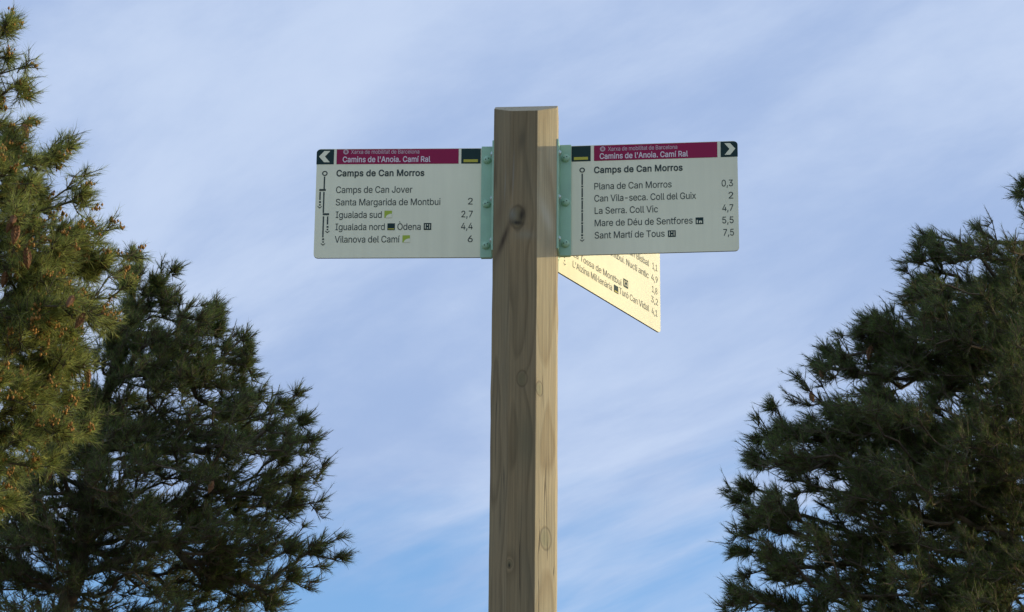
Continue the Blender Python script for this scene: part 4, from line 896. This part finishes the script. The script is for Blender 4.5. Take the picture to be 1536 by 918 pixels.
    if pollen:
        # clusters of spent male cones round the shoot bases
        S = rg.choice(len(T), min(pollen, len(T)), replace=False)
        C = np.repeat(tw[S] + D[S] * Ls[S, None] * rg.uniform(.1, .9, (len(S), 1)), 9, 0) + rg.normal(size=(len(S) * 9, 3)) * .0075
        r = rg.uniform(.0035, .006, len(C))
        o6 = np.array([[1, 0, 0], [-1, 0, 0], [0, 1, 0], [0, -1, 0], [0, 0, 1.7], [0, 0, -1.7]], float)
        f8 = np.array([[0, 2, 4], [2, 1, 4], [1, 3, 4], [3, 0, 4], [2, 0, 5], [1, 2, 5], [3, 1, 5], [0, 3, 5]])
        V = (C[:, None] + o6[None] * r[:, None, None]).reshape(-1, 3)
        Fq = ((np.arange(len(C)) * 6)[:, None, None] + f8[None]).reshape(-1)
        o = mesh_from('pollen_cones', V, Fq, 3, M_pollen, root); o['kind'] = 'stuff'
    # hanging cones on the side of the crown towards the path
    if n_cones:
        near_cam = (tw[:, 1] + O[1]) < Y + .1
        rel = tw + O - np.array(CAM); zz = rel @ np.array(fw)
        X = F * (rel @ np.array(rt)) / zz + W0 / 2; Yp = H0 / 2 - F * (rel @ np.array(up)) / zz
        vis = np.where(near_cam & (X > 0) & (X < W0) & (Yp > 0) & (Yp < H0))[0]
        used = []
        for cx, cy in cones_px:
            dd = np.hypot(X[vis] - cx, Yp[vis] - cy) + 60 * (tw[vis, 1] + O[1] - Y)
            used.append(vis[int(np.argmin(dd))])
        more = [v for v in vis if v not in used]
        if len(more) and n_cones > len(used): used += list(rg.choice(more, min(len(more), n_cones - len(used)), replace=False))
        for v in used:
            o = bpy.data.objects.new('pine_cone', CONE); col.objects.link(o); o.parent = root
            o.location = tw[v]; sc = rg.uniform(.6, .9); o.scale = (sc, sc, sc)
            o.rotation_euler = (rg.normal() * .35, rg.normal() * .35, rg.random() * 6)
    return root

GREEN = ((.068, .118, .034), (.185, .22, .06))
GOLD_LIT = ((.13, .175, .045), (.48, .49, .14))  # needle colours brightened, strong sunlight put into them
# dark pine in the shade, left of the post
pine('tall dark green shaded pine, its long low branch reaching right towards the post', 14.6,
     [(85, 918, 0), (110, 860, 0), (150, 650, 0), (205, 470, .1), (214, 400, .1)],
     [(205, 480, 0, .16, .3, .28, 60), (290, 560, -.2, .26, .4, .36, 130), (360, 620, 0, .20, .4, .34, 100), (200, 640, .1, .5, .6, .45, 360),
      (330, 730, -.2, .42, .6, .34, 260), (425, 690, 0, .16, .35, .20, 60), (140, 600, -.25, .22, .2, .34, 130), (150, 790, 0, .62, .8, .4, 560), (60, 720, 0, .35, .5, .3, 150), (330, 850, 0, .38, .6, .25, 230), (30, 850, .1, .5, .7, .4, 270),
      (40, 1000, 0, .9, .9, .4, 260), (280, 980, 0, .4, .6, .25, 170),
      (470, 832, -.1, .15, .1, .05, 20), (400, 860, -.1, .14, .12, .06, 16), (450, 655, -.1, .11, .12, .09, 18), (425, 600, 0, .08, .1, .09, 12), (362, 530, 0, .07, .1, .10, 14), (312, 475, 0, .09, .1, .09, 16), (198, 445, 0, .06, .1, .20, 34), (238, 450, 0, .06, .1, .20, 34), (276, 500, 0, .07, .1, .16, 34), (320, 505, 0, .055, .1, .19, 32), (372, 565, 0, .055, .1, .17, 30), (180, 520, -.1, .12, .15, .22, 60), (235, 420, 0, .10, .12, .10, 16), (190, 425, 0, .06, .1, .10, 12)],
     11, 20, .026, .0011, GREEN, dens=2.0, shoots=9, spread=(.35, .9), n_cones=4, up_bias=.55, side=.12, sprays=[(390, 868, 520, 800, 0, 16), (430, 860, 495, 845, 0, 8), (440, 740, 480, 648, 0, 12), (450, 760, 494, 690, 0, 10), (400, 670, 440, 598, 0, 12), (345, 600, 376, 508, 0, 12), (380, 640, 420, 590, .1, 9), (300, 540, 324, 448, 0, 12), (265, 540, 280, 455, .1, 9), (225, 500, 243, 395, 0, 11), (205, 480, 213, 388, 0, 10), (180, 480, 190, 405, .1, 9), (440, 800, 485, 745, 0, 9), (420, 880, 478, 870, .1, 9)], shoot_len=(.02, .085), cones_px=[(330, 724)])
# golden pine in the sun, at the left edge
pine('sunlit golden olive pine dotted with brown cones at the left edge', 10.6,
     [(-190, 1700, 0), (-175, 900, 0), (-160, 400, 0), (-125, -60, 0), (-118, -110, 0)],
     [(-60, 70, 0, .13, .25, .25, 70), (-70, 190, 0, .22, .3, .25, 120), (-20, 290, -.1, .20, .35, .22, 120), (-60, 400, 0, .34, .5, .28, 220), (45, 420, -.1, .22, .35, .20, 150),
      (20, 540, -.1, .30, .45, .26, 240), (75, 500, 0, .16, .3, .16, 80), (-60, 660, 0, .30, .45, .24, 180), (20, 640, -.1, .18, .3, .14, 110), (85, 440, .1, .17, .3, .16, 110), (30, 350, 0, .14, .3, .16, 90), (-10, 210, 0, .09, .2, .16, 60), (90, 560, .1, .10, .2, .12, 50), (-80, 760, .1, .26, .4, .2, 110), (-260, 300, 0, .4, .5, .7, 160), (-260, 650, .1, .4, .5, .5, 120),
      (90, 245, 0, .07, .1, .07, 16), (120, 290, 0, .04, .07, .05, 8), (145, 380, 0, .10, .12, .06, 26), (15, 70, 0, .04, .1, .08, 14), (22, 130, 0, .05, .1, .06, 10), (-150, -60, 0, .25, .3, .3, 70)],
     23, 20, .036, .0016, GOLD_LIT, spread=(.4, .95), shoots=6, n_cones=11, pollen=1100, sprays=[(55, 275, 99, 205, 0, 8), (85, 315, 133, 260, 0, 9), (140, 430, 203, 378, 0, 10), (150, 450, 198, 425, 0, 7), (0, 80, 14, 22, 0, 7), (10, 130, 36, 96, 0, 7), (20, 210, 46, 178, 0, 6), (110, 350, 148, 345, 0, 6), (110, 400, 165, 335, .1, 8)], up_bias=.30, side=.05, trunk_r=.09, dens=1.45, shoot_len=(.025, .07),
     cones_px=[(38, 172), (28, 182), (14, 328), (37, 340), (5, 405), (138, 462), (167, 568), (3, 325), (130, 430)])
# broad dark pine right of the post
pine('broad rounded dark green pine standing right of the signpost', 14.2,
     [(1660, 1600, 0), (1670, 918, 0), (1690, 500, 0), (1740, 150, 0), (1760, -60, 0)],
     [(1625, 385, 0, .26, .5, .26, 150), (1480, 440, 0, .28, .5, .30, 190), (1400, 420, 0, .14, .3, .2, 80), (1360, 660, -.15, .30, .4, .22, 170), (1352, 525, 0, .19, .3, .16, 90), (1440, 500, -.1, .2, .3, .2, 90), (1410, 540, -.1, .34, .6, .28, 220), (1310, 570, 0, .22, .4, .2, 110), (1500, 620, -.2, .5, .7, .4, 380), (1540, 520, -.3, .3, .4, .35, 170), (1530, 700, -.4, .35, .4, .3, 170),
      (1260, 640, 0, .24, .45, .22, 140), (1340, 720, -.2, .5, .7, .34, 330), (1200, 680, 0, .18, .35, .18, 80), (1480, 800, -.2, .6, .8, .4, 420), (1400, 900, -.3, .5, .5, .3, 170), (1500, 890, -.3, .4, .4, .3, 150), (1270, 830, -.1, .45, .7, .3, 260), (1180, 800, 0, .16, .3, .2, 70), (1170, 900, 0, .22, .4, .16, 80),
      (1330, 1000, 0, .7, .8, .3, 220), (1560, 1000, 0, .8, .9, .4, 260), (1690, 650, .9, .5, .6, .8, 220), (1790, 170, .1, .45, .6, .5, 200), (1800, -40, 0, .35, .4, .3, 80),
      (1115, 735, 0, .09, .12, .05, 16), (1150, 640, 0, .10, .12, .08, 18), (1240, 530, 0, .09, .1, .09, 16), (1130, 690, 0, .06, .1, .06, 10), (1330, 490, 0, .07, .1, .07, 12), (1395, 365, 0, .08, .1, .06, 12), (1540, 300, 0, .06, .1, .08, 12), (1112, 900, 0, .06, .1, .06, 10), (1110, 830, 0, .05, .1, .05, 8)],
     37, 20, .026, .0011, GREEN, dens=2.2, shoots=9, spread=(.35, .9), n_cones=4, up_bias=.45, sprays=[(1185, 765, 1084, 738, 0, 14), (1190, 700, 1120, 672, 0, 10), (1190, 690, 1130, 622, 0, 12), (1255, 630, 1190, 562, 0, 12), (1230, 610, 1178, 590, .1, 8), (1300, 570, 1253, 498, 0, 12), (1350, 540, 1322, 474, 0, 11), (1420, 440, 1380, 344, 0, 13), (1460, 430, 1440, 358, 0, 10), (1520, 420, 1500, 372, .1, 8), (1560, 380, 1532, 288, 0, 12), (1170, 830, 1106, 822, 0, 9), (1160, 880, 1094, 905, 0, 10), (1160, 790, 1118, 800, .1, 8), (1420, 470, 1385, 430, 0, 9)], shoot_len=(.02, .085), side=-.12, trunk_r=.15, cones_px=[(1207, 560), (1212, 600), (1300, 520)])
